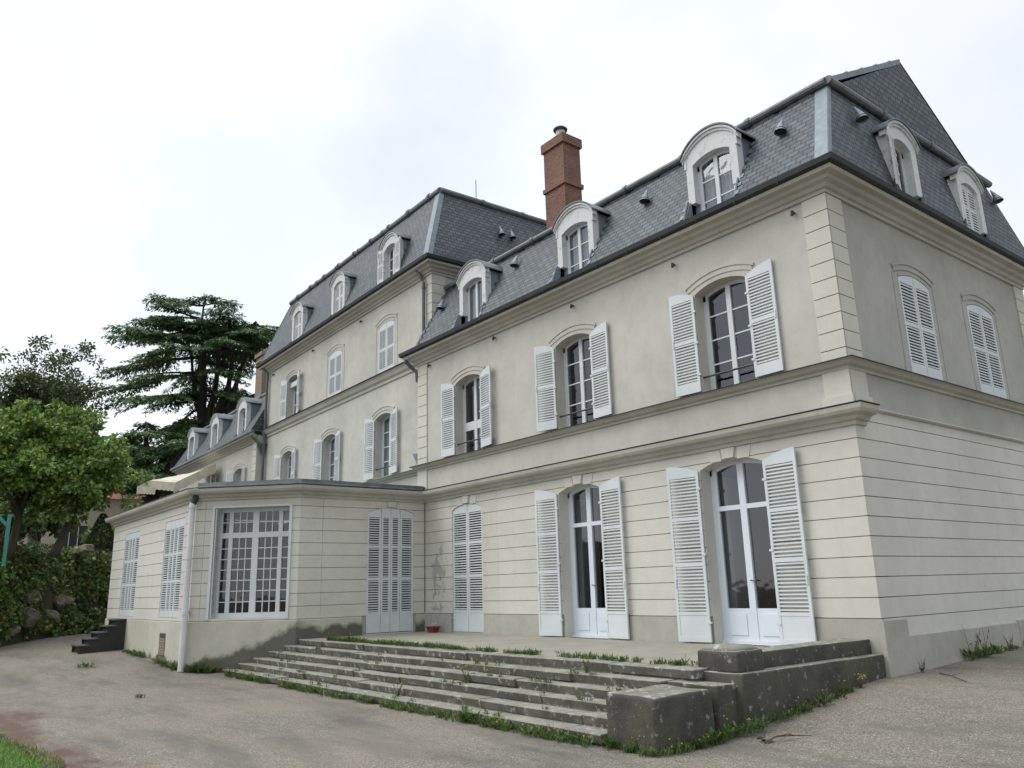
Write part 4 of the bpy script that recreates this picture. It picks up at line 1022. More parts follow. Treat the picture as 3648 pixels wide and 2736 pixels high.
b = MB(); rough_box(b, -.80, -.12, -3.52, -2.94, -.17, .11, .04, 3); b.hexa([(-.77, -3.49, .10), (-.15, -3.49, .10), (-.15, -2.97, .10), (-.77, -2.97, .10), (-.69, -3.41, .175), (-.23, -3.41, .175), (-.23, -3.05, .175), (-.69, -3.05, .175)], 1)
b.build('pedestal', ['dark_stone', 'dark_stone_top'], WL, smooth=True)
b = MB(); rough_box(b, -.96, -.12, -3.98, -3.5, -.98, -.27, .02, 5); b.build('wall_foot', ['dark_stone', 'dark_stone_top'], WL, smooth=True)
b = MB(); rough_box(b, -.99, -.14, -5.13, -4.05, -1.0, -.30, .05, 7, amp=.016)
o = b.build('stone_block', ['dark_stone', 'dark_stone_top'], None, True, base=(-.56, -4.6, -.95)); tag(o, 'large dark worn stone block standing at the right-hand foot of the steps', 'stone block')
# ---- black wooden steps by the garden room
BS = empty('wooden_steps', (-22.0, -6.6, -.62), 'small black painted wooden steps in front of the far shuttered window of the garden room', 'steps')
SY = [(-5.95, -6.22, .385), (-6.22, -6.46, .20), (-6.46, -6.71, .015), (-6.71, -6.96, -.16), (-6.96, -7.22, -.345)]
for x in (-21.72, -22.72):
    b = MB()
    for y0, y1, z in SY: b.box(W0, x-.02, x+.02, y1, y0-.001, -.68, z-.035)
    b.build('side_panel', 'black_wood', BS)
b = MB()
for y0, y1, z in SY: b.box(W0, -22.70, -21.74, y1+.06, y1+.08, z-.22, z-.035)
b.build('riser_boards', 'black_wood', BS)
for y0, y1, z in SY:
    b = MB(); b.box(W0, -22.78, -21.67, y1-.03, y0+.02 if y0 > -6 else y0+.05, z-.035, z); b.build('tread', 'black_tread', BS)
# ---- flower pot
FP = empty('flower_pot', (-12.55, -.28, T), 'small dark red flower box with pale blooms in the corner of the terrace', 'flower pot')
b = MB(); b.hexa([(-12.68, -.36, T), (-12.42, -.36, T), (-12.42, -.2, T), (-12.68, -.2, T), (-12.72, -.39, T+.15), (-12.38, -.39, T+.15), (-12.38, -.17, T+.15), (-12.72, -.17, T+.15)]); b.box(W0, -12.735, -12.365, -.405, -.155, T+.13, T+.16); b.build('planter', 'pot_red', FP)
b = MB()
for k in range(26):
    c = Vector((rs.uniform(-12.68, -12.42), rs.uniform(-.36, -.2), T+rs.uniform(.17, .25)))
    for j in range(4):
        a = j*1.57+k; b.poly([c, c+Vector((math.cos(a)*.03, math.sin(a)*.03, .012)), c+Vector((math.cos(a+.9)*.03, math.sin(a+.9)*.03, .012))])
b.build('blooms', 'blossom', FP, recalc=False)
# ================================================================== plants
def leafcard(b, p, d, n, L, w, m=0):
    d = d.normalized(); s = d.cross(n)
    if s.length < 1e-4: s = d.orthogonal()
    s.normalize(); b.poly([p, p+d*L*.45+s*w*.5, p+d*L, p+d*L*.45-s*w*.5], m)
def rv(r): 
    while True:
        v = Vector((r.uniform(-1, 1), r.uniform(-1, 1), r.uniform(-1, 1)))
        if .05 < v.length < 1: return v.normalized()
def clump(b, c, rad, n, L, w, r, flat=1.0, droop=0.0, m=0):
    for _ in range(n):
        u = rv(r); q = c+Vector((u.x*rad, u.y*rad, u.z*rad*flat))*(r.random()**.45)
        d = (u+rv(r)*.8+Vector((0, 0, -droop))).normalized(); leafcard(b, q, d, rv(r), L*r.uniform(.6, 1.3), w*r.uniform(.7, 1.2), m)
def limb(b, p, q, r0_, r1_, r, bend=.12, n=5):
    p, q = Vector(p), Vector(q); L = (q-p).length; o1 = rv(r)*L*bend; pts = []
    for k in range(n+1):
        t = k/n; pts.append(p.lerp(q, t)+o1*math.sin(t*math.pi)+rv(r)*L*.012)
    b.tube(pts, [r0_+(r1_-r0_)*k/n for k in range(n+1)], 8); return pts
def broadleaf(name, base, crown, radii, leaves, label, cat, mat, seed, trunk_r=.2, nclump=90, per=60, L=.2, wd=.13, fork=None, group=None, barkm='bark', crad=.7, lean=(0, 0)):
    r = random.Random(seed); base = Vector(base); crown = Vector(crown)
    t = empty(name, base, label, cat, group)
    b = MB(); fz = base.lerp(crown, fork or .55); fz.x += lean[0]; fz.y += lean[1]
    limb(b, base-Z*.3, fz, trunk_r*1.15, trunk_r*.75, r, .05)
    tips = []
    for k in range(7):
        a = k*2.4+r.random(); q = crown+Vector((math.cos(a)*radii[0]*.55, math.sin(a)*radii[1]*.55, r.uniform(-.35, .6)*radii[2]))
        pts = limb(b, fz, q, trunk_r*.55, .03, r, .1); tips.append(q)
        for j in range(2): limb(b, pts[3], q+rv(r)*radii[0]*.4, trunk_r*.2, .015, r, .1, 4)
    b.build('trunk', barkm, t, smooth=True, recalc=False)
    b = MB()
    for _ in range(nclump):
        u = rv(r); k = r.uniform(.38, 1.0)
        k *= .88+.62*noise.noise(Vector((u.x*2.4+seed, u.y*2.4, u.z*2.4)))
        c = crown+Vector((u.x*radii[0]*k, u.y*radii[1]*k, u.z*radii[2]*k*(1 if u.z > 0 else .75)))
        clump(b, c, crad*r.uniform(.6, 1.2), per, L, wd, r, .7, .25)
    b.build('crown', mat, t, recalc=False); return t
# pollarded trees on the bank
G = 'leafy trees on the bank'
broadleaf('plane_tree', (-30.9, -6.75, 3.0), (-30.5, -6.15, 6.15), (2.1, 2.0, 2.35), 0, 'bright green tree with a leaning forked trunk nearest the garden room', 'tree', 'plane_leaves', 11, .17, 190, 92, .19, .15, .45, G, crad=.40, lean=(.0, .25))
broadleaf('plane_tree', (-31.2, -8.3, 3.0), (-31.0, -7.9, 6.5), (2.2, 1.9, 2.9), 0, 'bright green tree with a straight trunk next to the green post', 'tree', 'plane_leaves', 12, .16, 210, 92, .19, .15, .45, G, crad=.40)
broadleaf('plane_tree', (-30.6, -10.2, 2.8), (-30.6, -10.2, 6.1), (2.3, 2.0, 2.6), 0, 'leafy tree cut off by the left edge of the picture', 'tree', 'plane_leaves', 13, .16, 170, 92, .19, .15, .45, G, crad=.40)
# taller trees behind
broadleaf('dark_tree', (-52.5, -4.6, 4.0), (-52.5, -4.9, 13.0), (4.2, 3.6, 4.6), 0, 'tall dark green tree rising behind the bright leafy trees', 'tree', 'dark_leaves', 21, .35, 330, 95, .24, .12, .45, crad=.72)
broadleaf('light_tree', (-47.0, -11.6, 4.0), (-46.8, -10.6, 13.2), (2.4, 2.8, 3.6), 0, 'pale green tree at the left edge behind the dark tree', 'tree', 'light_leaves', 22, .3, 100, 55, .3, .2, .5)
broadleaf('light_tree', (-62, 9.5, 3.5), (-62, 9.2, 13.6), (4.0, 4.6, 3.8), 0, 'yellow green tree showing above the roof of the far wing', 'tree', 'light_leaves', 23, .3, 150, 55, .34, .22, .5)
broadleaf('light_tree', (-72, 4.6, 3.5), (-72, 4.6, 11.5), (3.6, 3.8, 5.0), 0, 'mid green tree between the cedar and the bright leafy trees', 'tree', 'dark_leaves', 24, .3, 140, 55, .34, .22, .5)
# ---- the cedar
def cedar(base, H, seed, label, name='cedar_tree', spread=8.0, layers=None, mat='cedar_needles'):
    r = random.Random(seed); base = Vector(base); t = empty(name, base, label, 'tree')
    tb = MB(); nb = MB()
    vr = Vector((r2.x, r2.y, 0)).normalized(); vf = Vector((-vr.y, vr.x, 0))       # picture-wise right, and depth
    mk = lambda a, d, z: base+vr*a+vf*d+Z*z
    fork = mk(.2, 0, H*.40)
    limb(tb, base-Z, fork, .95, .70, r, .02)
    stems = []
    for a, d, zt, rr in ((-.6, 0, H*.945, .42), (.5, .5, H*.88, .3), (2.2, -.4, H*.80, .38), (-2.0, .8, H*.85, .22), (3.4, .4, H*.88, .22)):
        p = limb(tb, fork, mk(a, d, zt), rr, .06, r, .06, 9); stems.append(p)
    elbow = limb(tb, fork+Z*.6, mk(2.6, -.3, H*.53), .42, .30, r, .08, 6); limb(tb, elbow[-1], mk(5.6, -.5, H*.60), .28, .14, r, .12, 6); limb(tb, elbow[-1]+vr*1.2+Z*.2, mk(6.4, -.5, H*.47), .10, .03, r, .1, 5)
    def spray(p, d, L, wdt, dens):
        """flat plate of foliage growing along d, drooping at its fringe"""
        side = d.cross(Z).normalized(); n = max(5, int(L*dens*1.25))
        for k in range(n):
            u = (k+r.random())/n; c = p+d*L*u-Z*(.22*L*u*u*.5)
            half = wdt*math.sin(min(1, u*1.25+.12)*math.pi*.80+.25)
            m_ = max(3, int(half*22))
            for j in range(m_):
                v = r.uniform(-1, 1); q = c+side*half*v+Z*(r.uniform(-.04, .14)-.18*abs(v)*half)
                dd = (d*r.uniform(.2, 1)+side*v*1.1+Z*r.uniform(-.75, .12)).normalized()
                leafcard(nb, q, dd, Z+rv(r)*.5, r.uniform(.20, .42), r.uniform(.07, .13))
    def branch(p, a, d, dz, L, wdt=.75):
        q = p+(vr*a+vf*d).normalized()*L+Z*dz
        pts = limb(tb, p, q, .03+.014*L, .02, r, .05, 6)
        D = (q-p).normalized(); side = D.cross(Z).normalized()
        spray(p.lerp(q, .30), D, L*.74, wdt*.7, 9)
        m_ = max(3, int(L*1.25))
        for k in range(m_):
            u = .28+.68*k/m_; c = p.lerp(q, u)+Z*.05; sg = 1 if k % 2 else -1
            dd = (D*.75+side*sg*r.uniform(.5, 1.0)+Z*r.uniform(-.28, .02)).normalized(); ln = (1.15-u)*L*.48+.5
            spray(c, dd, ln, wdt*.62, 9)
    for (z, n, L, up) in layers:
        for k in range(n):
            ang = 2*math.pi*(k+r.uniform(-.3, .3))/n+z
            st_ = stems[r.randrange(len(stems))]
            j = min(range(len(st_)), key=lambda i: abs(st_[i].z-(base.z+z*H)))
            ca, sa = math.cos(ang), math.sin(ang)
            LL = L*r.uniform(.7, 1.12)*(1.08 if ca < 0 else .94)
            branch(st_[j]+rv(r)*.15, ca, sa, up*LL*r.uniform(.6, 1.3), LL)
    tb.build('trunk', 'cedar_bark', t, smooth=True, recalc=False); nb.build('crown', mat, t, recalc=False); return t
cedar((-52.9, 5.4, 4.2), 19.5, 5, 'great spreading cedar with drooping dark tiers behind the far wing', layers=[(1.0, 9, 1.7, -.05), (.975, 9, 2.5, -.06), (.94, 10, 3.6, -.05), (.90, 10, 4.8, -.05), (.85, 9, 5.7, -.05), (.80, 7, 6.4, -.08), (.74, 6, 6.9, -.13), (.67, 5, 7.0, -.20), (.60, 5, 7.0, -.24), (.52, 4, 6.4, -.33), (.44, 4, 5.8, -.36), (.36, 4, 5.2, -.30), (.28, 6, 4.8, -.22)])
cedar((-47.5, .9, 3.6), 9.0, 9, 'low dark conifer below the cedar beside the end of the far wing', name='conifer_tree', layers=[(.97, 6, 1.2, -.1), (.88, 7, 1.8, -.2), (.78, 8, 2.3, -.25), (.68, 8, 2.7, -.25), (.57, 9, 3.0, -.25), (.48, 6, 2.6, -.15)])
# ---- bank: rough rocky slope under the trees
bx = [(-20.5, -17.0), (-25.0, -11.6), (-29.5, -8.9), (-33.0, -6.9), (-36.5, -4.4), (-38.6, -1.0), (-40.5, 6.0)]
def bpt(t):
    k = min(int(t*(len(bx)-1)), len(bx)-2); f = t*(len(bx)-1)-k; return Vector((bx[k][0]*(1-f)+bx[k+1][0]*f, bx[k][1]*(1-f)+bx[k+1][1]*f, 0))
def bpos(t, u):
    p = bpt(t); d = (bpt(min(t+.01, 1))-bpt(max(t-.01, 0))).normalized(); n = Vector((d.y, -d.x, 0)) if False else Vector((-d.y, d.x, 0))
    if n.x > 0: n = -n
    prof = [(0, 0), (.35, 1.0), (.75, 2.1), (1.4, 3.2), (2.2, 3.8), (5, 4.05), (12, 4.3), (40, 5.0), (70, 5.5)]
    k = min(int(u*(len(prof)-1)), len(prof)-2); f = u*(len(prof)-1)-k
    w_ = prof[k][0]*(1-f)+prof[k+1][0]*f; h = prof[k][1]*(1-f)+prof[k+1][1]*f
    q = p+n*w_; q.z = gz(q.x, q.y) if w_ < .01 else -.62; q.z = max(-.75, gz(p.x, p.y)-.05)+h
    a = min(1, h/1.0); q += noise.noise_vector(q*.6)*.42*a+noise.noise_vector(q*1.9)*.16*a; return q
b = MB(); na, nb_ = 70, 48
b.v = [bpos(i/na, j/nb_) for i in range(na+1) for j in range(nb_+1)]
for i in range(na):
    for j in range(nb_): b.f.append([i*(nb_+1)+j, (i+1)*(nb_+1)+j, (i+1)*(nb_+1)+j+1, i*(nb_+1)+j+1]); b.m.append(0)
g = b.build('bank', 'earth', None, smooth=True, recalc=True); tag(g, kind='structure')
# shrubs and ivy hanging over the bank
rb = random.Random(31)
def shrub(name, c, rad, mat, label, n=7, per=90, L=.16, wd=.11, group=None, flat=.75, cat='shrub'):
    c = Vector(c); b = MB()
    for k in range(n):
        u = rv(rb); clump(b, c+Vector((u.x*rad*.7, u.y*rad*.7, abs(u.z)*rad*flat*.6)), rad*rb.uniform(.35, .6), per, L, wd, rb, .75, .45)
    t = empty(name, c-Z*rad*.4, label, cat, group)
    b.build('foliage', mat, t, recalc=False)
    s = MB()
    for k in range(5): limb(s, c-Z*rad*.5, c+rv(rb)*rad*.6+Z*rad*.2, .025, .008, rb, .15, 4)
    s.build('stem', 'bark', t, recalc=False); return t
b = MB()
for _ in range(1150):
    t, u = rb.uniform(.14, .80), rb.choice((rb.uniform(.02, .52), rb.uniform(.2, .56)))
    p = bpos(t, u); dens = noise.noise(p*.55+Vector((9, 1, 3)))
    if dens < -.28: continue
    clump(b, p+Z*.08, rb.uniform(.25, .5), 46, .19, .14, rb, .7, .6, 0 if rb.random() < .86 else 1)
g = b.build('ivy', ['ivy_leaves', 'dry_leaves'], None, recalc=False); tag(g, 'dark ivy and brambles trailing over the rocky bank', 'ivy', kind='stuff')
for i, (t, u, rad, mat, lab) in enumerate(((.40, .30, .8, 'plane_leaves', 'lighter green bush halfway up the bank'),
        (.48, .40, .9, 'dry_leaves', 'brownish dry bush around the foot of the leaning trunk'),
        (.56, .42, .9, 'ivy_leaves', 'green bush on the brow of the bank near the garden room'), (.63, .30, .7, 'ivy_leaves', 'dark bush against the end of the garden room'))):
    shrub('shrub', bpos(t, u)+Z*.2, rad, mat, lab, group='shrubs on the bank')
for i, (x, y, z, rad, mat, lab) in enumerate(((-34.5, -8.2, 4.2, 1.5, 'ivy_leaves', 'large dark bush behind the straight trunk on the bank'), (-35.5, -6.7, 4.3, 1.3, 'dark_leaves', 'dark bush filling the gap between the two trunks'), (-38.5, -8.0, 5.6, 2.0, 'dark_leaves', 'tall dark thicket under the crowns of the leafy trees'), (-43.0, -2.4, 4.2, 1.1, 'ivy_leaves', 'bush beside the cream house, behind the conical bush'))):
    shrub('shrub', (x, y, z), rad, mat, lab, n=16, per=130, L=.24, wd=.17, group='shrubs on the bank')
for i, (t, u, s, mat, lab) in enumerate(((.45, .06, .34, 'rock_pale', 'pale rock low on the bank'), (.50, .10, .75, 'rock', 'big brown rock at the foot of the bank'), (.57, .10, .6, 'rock', 'brown rock beside the black wooden steps'), (.52, .20, .55, 'rock', 'brown boulder jutting out halfway up the bank'), (.61, .16, .6, 'rock', 'dark rock at the end of the garden room'))):
    p = bpos(t, u)+Vector((.15, -.1, .05)); bm = bmesh.new(); bmesh.ops.create_icosphere(bm, subdivisions=3, radius=1)
    me = bpy.data.meshes.new('rock')
    for v in bm.verts:
        d = 1+.35*noise.noise(v.co*1.2+Vector((i*5, 0, 0)))+.15*noise.noise(v.co*3+Vector((i*5, 0, 0))); v.co = Vector((v.co.x*s*d, v.co.y*s*d*.8, v.co.z*s*d*.62))
    bm.to_mesh(me); bm.free(); me.materials.append(M[mat]); o = bpy.data.objects.new('rock', me); col.objects.link(o); o.location = p; tag(o, lab, 'rock', 'rocks in the bank')
# clipped conical bush, green post, small house behind
t = empty('conical_bush', (-37.4, -3.75, 3.3), 'dark clipped conical bush in front of the cream house', 'bush')
b = MB(); rc = random.Random(8)
for _ in range(3600):
    h = rc.random()**1.3; a = rc.uniform(0, 6.283); rr = .68*(1-h)**.75*rc.uniform(.8, 1.05)+.03
    p = Vector((-37.4+math.cos(a)*rr, -3.75+math.sin(a)*rr, 3.35+h*1.75)); leafcard(b, p, Vector((math.cos(a), math.sin(a), .8))+rv(rc)*.5, rv(rc), .11, .06)
b.build('foliage', 'conifer_leaves', t, recalc=False)
b = MB(); b.tube([(-37.4, -3.75, 3.0), (-37.4, -3.75, 4.6)], [.06, .02], 6); b.build('stem', 'bark', t)
t = empty('green_post', (-29.0, -8.66, 2.4), 'bright green painted wooden post with a diagonal brace', 'post')
b = MB(); b.box(W0, -29.06, -28.94, -8.72, -8.60, 2.3, 4.22); b.build('post', 'green_paint', t)
b = MB(); b.hexa([(-29.04, -9.15, 4.20), (-28.96, -9.15, 4.20), (-28.96, -9.07, 4.26), (-29.04, -9.07, 4.26), (-29.04, -8.72, 3.72), (-28.96, -8.72, 3.72), (-28.96, -8.62, 3.80), (-29.04, -8.62, 3.80)]); b.box(W0, -29.05, -28.95, -9.35, -9.1, 4.16, 4.24); b.build('brace', 'green_paint', t)
H = empty('cream_house', (-63, 2, 4.5), 'small cream house with a red tiled roof glimpsed between the trees', 'house')
FH = Fr(-61.2, 6.5, -.24, -.97, .97, -.24)
b = MB(); b.band(FH, 0, 14, 3.0, 8.72, [(7.2, .85, 4.2, 6.55, 0)], 0, -.3); b.box(FH, 0, .3, -7, -.3, 3, 8.7); b.box(FH, 13.7, 14, -7, -.3, 3, 8.7); b.build('wall', 'cream_render', H)
b = MB(); b.poly([FH(-.4, .4, 8.62), FH(14.4, .4, 8.62), FH(14.4, -3.6, 10.5), FH(-.4, -3.6, 10.5)], 0, [(0, 0), (15, 0), (15, 4.4), (0, 4.4)]); b.poly([FH(-.4, -7.6, 8.62), FH(14.4, -7.6, 8.62), FH(14.4, -3.6, 10.5), FH(-.4, -3.6, 10.5)], 0, [(0, 0), (15, 0), (15, 4.4), (0, 4.4)]); b.build('roof', 'red_tile', H)
b = MB()
for s in (6.35, 7.0, 7.6, 8.05): b.box(FH, s-.03, s+.03, -.12, -.06, 4.2, 6.55)
b.box(FH, 6.35, 8.05, -.12, -.06, 4.2, 4.28); w_ = b.build('window', 'white_paint', H)
b = MB(); b.poly([FH(6.36, -.15, 4.2), FH(8.04, -.15, 4.2), FH(8.04, -.15, 6.54), FH(6.36, -.15, 6.54)]); b.build('pane', 'dark_room_glass', w_)
b = MB(); rough_box(b, -38.6, -35.4, -4.75, -4.4, 3.2, 3.55, .05, 4, 8, .08); o = b.build('stone_ledge', ['rock_pale', 'rock_pale'], None, base=(-37, -4.6, 3.2)); tag(o, 'pale stone ledge at the top of the bank below the conical bush', 'ledge')
# ================================================================== weeds, lawn and litter
rw = random.Random(77)
def blade(b, p, h, w, r, m=0, lean=.5):
    a = r.uniform(0, 6.283); d = Vector((math.cos(a), math.sin(a), 0)); s = Vector((-d.y, d.x, 0))*w
    q = p+d*h*lean*.35*r.random()+Z*h*.6; e = p+d*h*lean*r.uniform(.4, 1)+Z*h*r.uniform(.75, 1)
    b.poly([p-s, p+s, q+s*.7, q-s*.7], m); b.poly([q-s*.7, q+s*.7, e], m)
def tuft(b, p, r, h=.14, n=26, rad=.08, m=0, broad=.4):
    for _ in range(n):
        a = r.uniform(0, 6.283); k = r.random()**.6*rad; q = p+Vector((math.cos(a)*k, math.sin(a)*k, 0))
        if r.random() < broad:
            d = Vector((math.cos(a), math.sin(a), r.uniform(.3, 1.3))); leafcard(b, q+Z*r.uniform(0, h*.4), d, Z, h*r.uniform(.5, 1), h*.28, m)
        else: blade(b, q, h*r.uniform(.5, 1.2), .006, r, m)
def flowers(b, p, r, n, h, rad, m):
    for _ in range(n):
        q = p+Vector((r.uniform(-rad, rad), r.uniform(-rad, rad), r.uniform(.5, 1.15)*h))
        foot = p+Vector((r.uniform(-rad, rad)*.4, r.uniform(-rad, rad)*.4, 0)); s = Vector((.003, .002, 0))
        b.poly([foot-s, foot+s, q+s*.6, q-s*.6], 0)
        for j in range(3):
            u = rv(r); v = u.orthogonal().normalized()*.011; w_ = u.cross(v).normalized()*.011
            b.poly([q-v, q+w_, q+v, q-w_], m)
def weedrow(name, pts, n, h, label, wob=.05, fl=.25, fade=None):
    b = MB(); pts = [Vector(p) for p in pts]; tot = len(pts)-1
    for _ in range(n):
        t = rw.random()*tot; k = int(t); p = pts[k].lerp(pts[k+1], t-k)
        if noise.noise(p*1.4+Vector((n, 0, 0))) < (-.12 if fade is None else fade): continue
        p = p+Vector((rw.uniform(-wob, wob), rw.uniform(-wob, wob), 0))
        hh = h*rw.uniform(.45, 1.25)*(1+.5*noise.noise(p*.9)); tuft(b, p, rw, hh, 20, .07)
        if rw.random() < fl: flowers(b, p, rw, 2, hh*1.5, .07, 1)
    o = b.build(name, ['weed_leaves', 'flower_yellow'], None, recalc=False); tag(o, label, 'weeds', kind='stuff')
yf5 = -3.82-.28*5
weedrow('weeds', [(-14.6, yf5-.04, -.91), (-1.1, yf5-.06, -.92)], 300, .14, 'tangled weeds with yellow flowers along the foot of the bottom step', .09, .22, -.2)
weedrow('weeds', [(-12.2, -3.54, T), (-8.3, -3.5, T), (-.9, -3.5, T)], 330, .10, 'grass and weeds sprouting along the edge of the terrace', .05, .10, -.32)
weedrow('weeds', [(-1.05, -5.2, -.93), (-.1, -5.2, -.93), (-.05, -4.3, -.88), (.08, -3.6, -.80), (.08, -1.2, -.60)], 100, .15, 'weeds with small yellow flowers round the stone block and low wall', .08, .25, -.15)
weedrow('weeds', [(-15.6, -6.02, -.84), (-18, -6.0, -.72), (-21.2, -6.0, -.64)], 90, .20, 'rank weeds at the foot of the garden room front', .06, .05, -.1)
weedrow('weeds', [(-15.3, -5.95, -.86), (-14.75, -5.35, -.9)], 26, .22, 'weeds against the plinth left of the steps', .06, .1, -.5)
weedrow('weeds', [(.12, .2, -.46), (.12, 5.2, -.33)], 34, .14, 'scattered weeds along the foot of the shaded side wall', .04, .1, -.05)
b = MB()
for k in range(5):
    for _ in range(46):
        x = rw.uniform(-13.2, -1.2); p = Vector((x, -3.82-.28*k-.27+rw.uniform(0, .03)+.28*0, -.13-.13*(k+1)))
        if noise.noise(Vector((x*.9, k*3.7, 5))) < .05: continue
        tuft(b, p, rw, rw.uniform(.04, .10), 14, .05)
        if rw.random() < .08: flowers(b, p, rw, 2, .13, .05, 1)
o = b.build('weeds', ['weed_leaves', 'flower_yellow'], None, recalc=False); tag(o, 'small weeds sprouting from the joints between the stone steps', 'weeds', kind='stuff')
b = MB()
for _ in range(5200):
    x, y = rw.uniform(-9, 4.5), rw.uniform(-9.5, 4)
    if x < .25 and y > -5.35: continue
    s = rw.choice((.004, .005, .006, .008, .011)); c = Vector((x, y, gz(x, y)+.012*noise.noise(Vector((x*.7, y*.7, 0)))+s*.3)); a = rw.random()*6
    P = [c+Vector((math.cos(a+t)*s*rw.uniform(.8, 1.6), math.sin(a+t)*s*rw.uniform(.8, 1.4), 0)) for t in (0, 2.1, 4.2)]+[c+Z*s*.9]
    for f in ((0, 1, 3), (1, 2, 3), (2, 0, 3)): b.poly([P[k] for k in f], 0 if rw.random() < .6 else 1)
o = b.build('gravel_stones', ['rock_pale', 'step_tread'], None, recalc=False); tag(o, 'loose small stones scattered over the gravel forecourt', 'gravel', kind='stuff')
def plant(p, h, label, n=5, fl=0, group='single wild plants'):
    p = Vector(p); b = MB(); s = MB()
    for _ in range(n):
        a = rw.uniform(0, 6.28); q = p+Vector((math.cos(a)*h*.28, math.sin(a)*h*.28, h*rw.uniform(.6, 1))); s.tube([p, p.lerp(q, .5)+rv(rw)*.02, q], [.006, .004, .002], 4)
        for k in range(5):
            u = k/5; c = p.lerp(q, u); leafcard(b, c, rv(rw)+Z*.4, Z, h*.16*(1.2-u*.7), h*.07*(1.2-u*.7))
        if fl: flowers(b, q-Z*.03, rw, 2, .05, .03, 1)
    tuft(b, p, rw, h*.35, 16, h*.22, 0, .8)
    t = empty('wild_plant', p, label, 'plant', group); b.build('leaves', ['weed_leaves', 'flower_yellow'], t, recalc=False); s.build('stem', 'twig', t, recalc=False)
plant((.20, 2.5, -.40), .62, 'tall thin wild plant against the shaded side wall, nearest the corner', 4)
plant((.18, 3.05, -.38), .60, 'second thin wild plant against the shaded side wall', 4)
plant((.18, 4.1, -.36), .30, 'leafy low plant furthest along the shaded side wall', 7)
plant((.16, .75, -.46), .22, 'low leafy plant near the foot of the building corner', 7)
plant((.08, -1.0, -.58), .22, 'leafy plant beside the end of the low dark wall', 8, 1)
plant((-.02, -4.6, -.9), .22, 'broad leaved plant beside the right face of the stone block', 9)
plant((-6.3, yf5+.22, -.79), .26, 'yellow flowered plant rooted on the bottom step', 6, 1)
plant((-5.0, -3.82-.28*3+.22, -.53), .30, 'yellow flowered plant growing out of the middle steps', 6, 1)
plant((-2.6, -3.82-.28*1+.2, -.27), .22, 'small yellow flowered plant near the right end of the steps', 6, 1)
plant((-11.0, -3.55, T), .36, 'upright weed on the left part of the terrace edge', 5)
def lone(p, h, label):
    p = Vector(p); b = MB(); tuft(b, p, rw, h, 70, h*1.3, 0, .45); o = b.build('grass_tuft', 'weed_leaves', None, recalc=False, base=p); tag(o, label, 'grass tuft', 'grass tufts alone on the gravel')
lone((-18.2, -7.7, gz(-18.2, -7.7)+.01), .17, 'round tuft of grass alone on the gravel in front of the garden room')
lone((-11.25, -8.0, gz(-11.25, -8.0)+.01), .08, 'flat green tuft alone on the gravel, nearer the steps')
# lawn corner at the bottom left
b = MB(); LE = [(-10.5, -11.05), (-7.95, -10.75), (-7.1, -10.66), (-6.25, -10.52), (-5.45, -10.46), (-4.85, -10.42), (-3.9, -10.7), (-2, -11.8)]
poly = LE+[(-2, -16), (-14, -16), (-14, -12.3)]
b.poly([(x, y, gz(x, y)+.03) for x, y in poly]); g = b.build('lawn', 'earth', None); tag(g, kind='structure')
b = MB()
def inside(x, y):
    c = False; n = len(poly)
    for i in range(n):
        (x0, y0), (x1, y1) = poly[i], poly[i-1]
        if (y0 > y) != (y1 > y) and x < (x1-x0)*(y-y0)/(y1-y0)+x0: c = not c
    return c
for _ in range(26000):
    x, y = rw.uniform(-9.5, -2.5), rw.uniform(-12.6, -10.4)
    if not inside(x, y+rw.uniform(-.05, .10)): continue
    near = not inside(x, y+.22); blade(b, Vector((x, y, gz(x, y)+.02)), rw.uniform(.05, .10), .005, rw, 1 if near and rw.random() < .75 else 0, .8)
g = b.build('grass', ['lawn_blades', 'dry_leaves'], None, recalc=False); tag(g, 'short green lawn grass with a dry straw edge at the bottom left', 'grass', kind='stuff')
# fallen leaves and twigs
def dead(p, s, mat, rz):
    b = MB(); p = Vector(p); n = 6
    for k in range(n):
        a, c = k*6.283/n, (k+1)*6.283/n; f = lambda t: s*(.6+.4*abs(math.cos(t*1.5)))
        b.poly([p+Z*.012, p+Vector((math.cos(a+rz)*f(a), math.sin(a+rz)*f(a)*.6, .004+.03*abs(math.sin(a*2+rz))*s*8)), p+Vector((math.cos(c+rz)*f(c), math.sin(c+rz)*f(c)*.6, .004+.03*abs(math.sin(c*2+rz))*s*8))])
    o = b.build('fallen_leaf', mat, None, recalc=False, base=p)
    tag(o, 'small brown fallen leaf lying on the gravel' if mat == 'leaf_litter' else 'yellow green fallen leaf lying on the gravel', 'leaf', 'brown fallen leaves on the gravel' if mat == 'leaf_litter' else 'yellowish fallen leaves on the gravel')
for k in range(54):
    if k < 34: x, y = rw.uniform(-.3, 3.0), rw.uniform(-5.2, 1.5)
    else: x, y = rw.uniform(-9, .5), rw.uniform(-8.5, -5.5)
    if x < .2 and y > -5.3: continue
    dead((x, y, gz(x, y)+.012), rw.uniform(.018, .04), 'leaf_litter' if k % 3 else 'leaf_green', rw.uniform(0, 6))
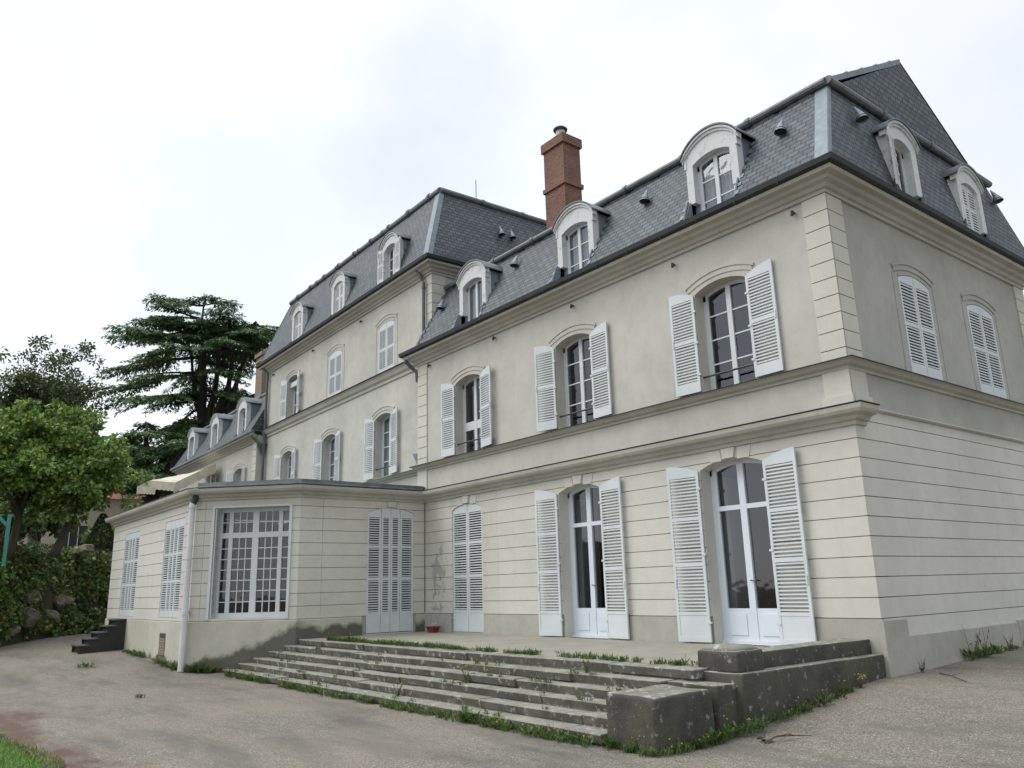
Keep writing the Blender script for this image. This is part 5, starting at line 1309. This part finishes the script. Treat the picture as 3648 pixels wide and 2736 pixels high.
for pts, r_, lab in (([(.48, -3.95, 0), (.55, -3.80, .05), (.68, -3.6, .03), (.78, -3.42, 0)], .011, 'crooked dead twig with a curled leaf, nearest the stone block'), ([(.42, .75, 0), (.75, .40, .02), (1.15, -.02, .0)], .009, 'long thin dead twig on the gravel near the shaded wall')):
    b = MB(); P = [Vector((x, y, gz(x, y)+.012+z)) for x, y, z in pts]; b.tube(P, [r_, r_*.9, r_*.7, r_*.4][:len(P)], 6); b.tube([P[1], P[1]+Vector((.12, .14, .03))], [r_*.6, r_*.3], 5); b.tube([P[-2], P[-2]+Vector((-.05, -.15, .03))], [r_*.6, r_*.3], 5)
    if len(P) == 4: clump(b, P[0]+Z*.03, .07, 8, .09, .05, rw)
    o = b.build('twig', 'twig', None, base=P[0]); tag(o, lab, 'twig')

# ================================================================== person seated inside the near French door
PX, PY = -3.02, 2.05
verts = [(0, 0, .40), (0, .0, .62), (.01, 0, .82), (-.03, 0, .92), (-.06, 0, 1.00), (-.08, 0, 1.10),
         (-.02, .17, .80), (-.12, .21, .58), (-.34, .14, .56), (-.02, -.17, .80), (-.12, -.21, .58), (-.34, -.14, .56),
         (-.06, .10, .38), (-.46, .11, .38), (-.44, .11, -.04), (-.56, .11, -.08), (-.06, -.10, .38), (-.46, -.11, .38), (-.44, -.11, -.04), (-.56, -.11, -.08),
         (-.43, .13, .57), (-.43, -.13, .57)]
edges = [(0, 1), (1, 2), (2, 3), (3, 4), (4, 5), (2, 6), (6, 7), (7, 8), (8, 20), (2, 9), (9, 10), (10, 11), (11, 21), (0, 12), (12, 13), (13, 14), (14, 15), (0, 16), (16, 17), (17, 18), (18, 19)]
rad = [.15, .14, .13, .06, .085, .085, .07, .045, .033, .07, .045, .033, .09, .06, .042, .035, .09, .06, .042, .035, .04, .04]
me = bpy.data.meshes.new('person'); me.from_pydata([(x, y, z-T) for x, y, z in verts], edges, []); me.materials.append(M['dark_cloth'])
P = bpy.data.objects.new('person', me); P.location = (PX, PY, T); col.objects.link(P)
sk = P.modifiers.new('skin', 'SKIN'); me.skin_vertices.new() if not me.skin_vertices else None
for sv, r_ in zip(me.skin_vertices[0].data, rad): sv.radius = (r_, r_)
me.skin_vertices[0].data[0].use_root = True
sb = P.modifiers.new('subsurf', 'SUBSURF'); sb.levels = 1; sb.render_levels = 2
tag(P, 'person in dark clothes sitting inside the room behind the French door nearest the corner', 'person')
b = MB(); bm = bmesh.new(); bmesh.ops.create_icosphere(bm, subdivisions=2, radius=.105)
for v in bm.verts: b.v.append(Vector((PX-.055+v.co.x, PY+v.co.y*.9, 1.10+v.co.z)))
for f in bm.faces: b.f.append([v.index for v in f.verts]); b.m.append(0)
bm.free(); b.build('hair', 'hair', P, smooth=True)
CH = empty('chair', (PX+.05, PY, T), 'dark chair under the person inside the room', 'chair')
b = MB(); b.box(W0, PX-.22, PX+.24, PY-.21, PY+.21, .24, .29); b.build('seat', 'black_wood', CH)
b = MB(); b.box(W0, PX+.20, PX+.24, PY-.21, PY+.21, .45, .78); b.build('backrest', 'black_wood', CH)
for dx in (-.2, .22):
    for dy in (-.19, .19): b = MB(); b.tube([(PX+dx, PY+dy, T), (PX+dx, PY+dy, .25 if dx < 0 else .78)], .017, 6); b.build('leg', 'black_wood', CH)
TB = empty('table', (PX-.75, PY, T), 'dark table in front of the person inside the room', 'table')
b = MB(); b.box(W0, PX-1.2, PX-.30, PY-.5, PY+.5, .58, .62); b.build('table_top', 'black_wood', TB)
for dx in (-1.15, -.35):
    for dy in (-.45, .45): b = MB(); b.tube([(PX+dx, PY+dy, T), (PX+dx, PY+dy, .58)], .022, 6); b.build('leg', 'black_wood', TB)
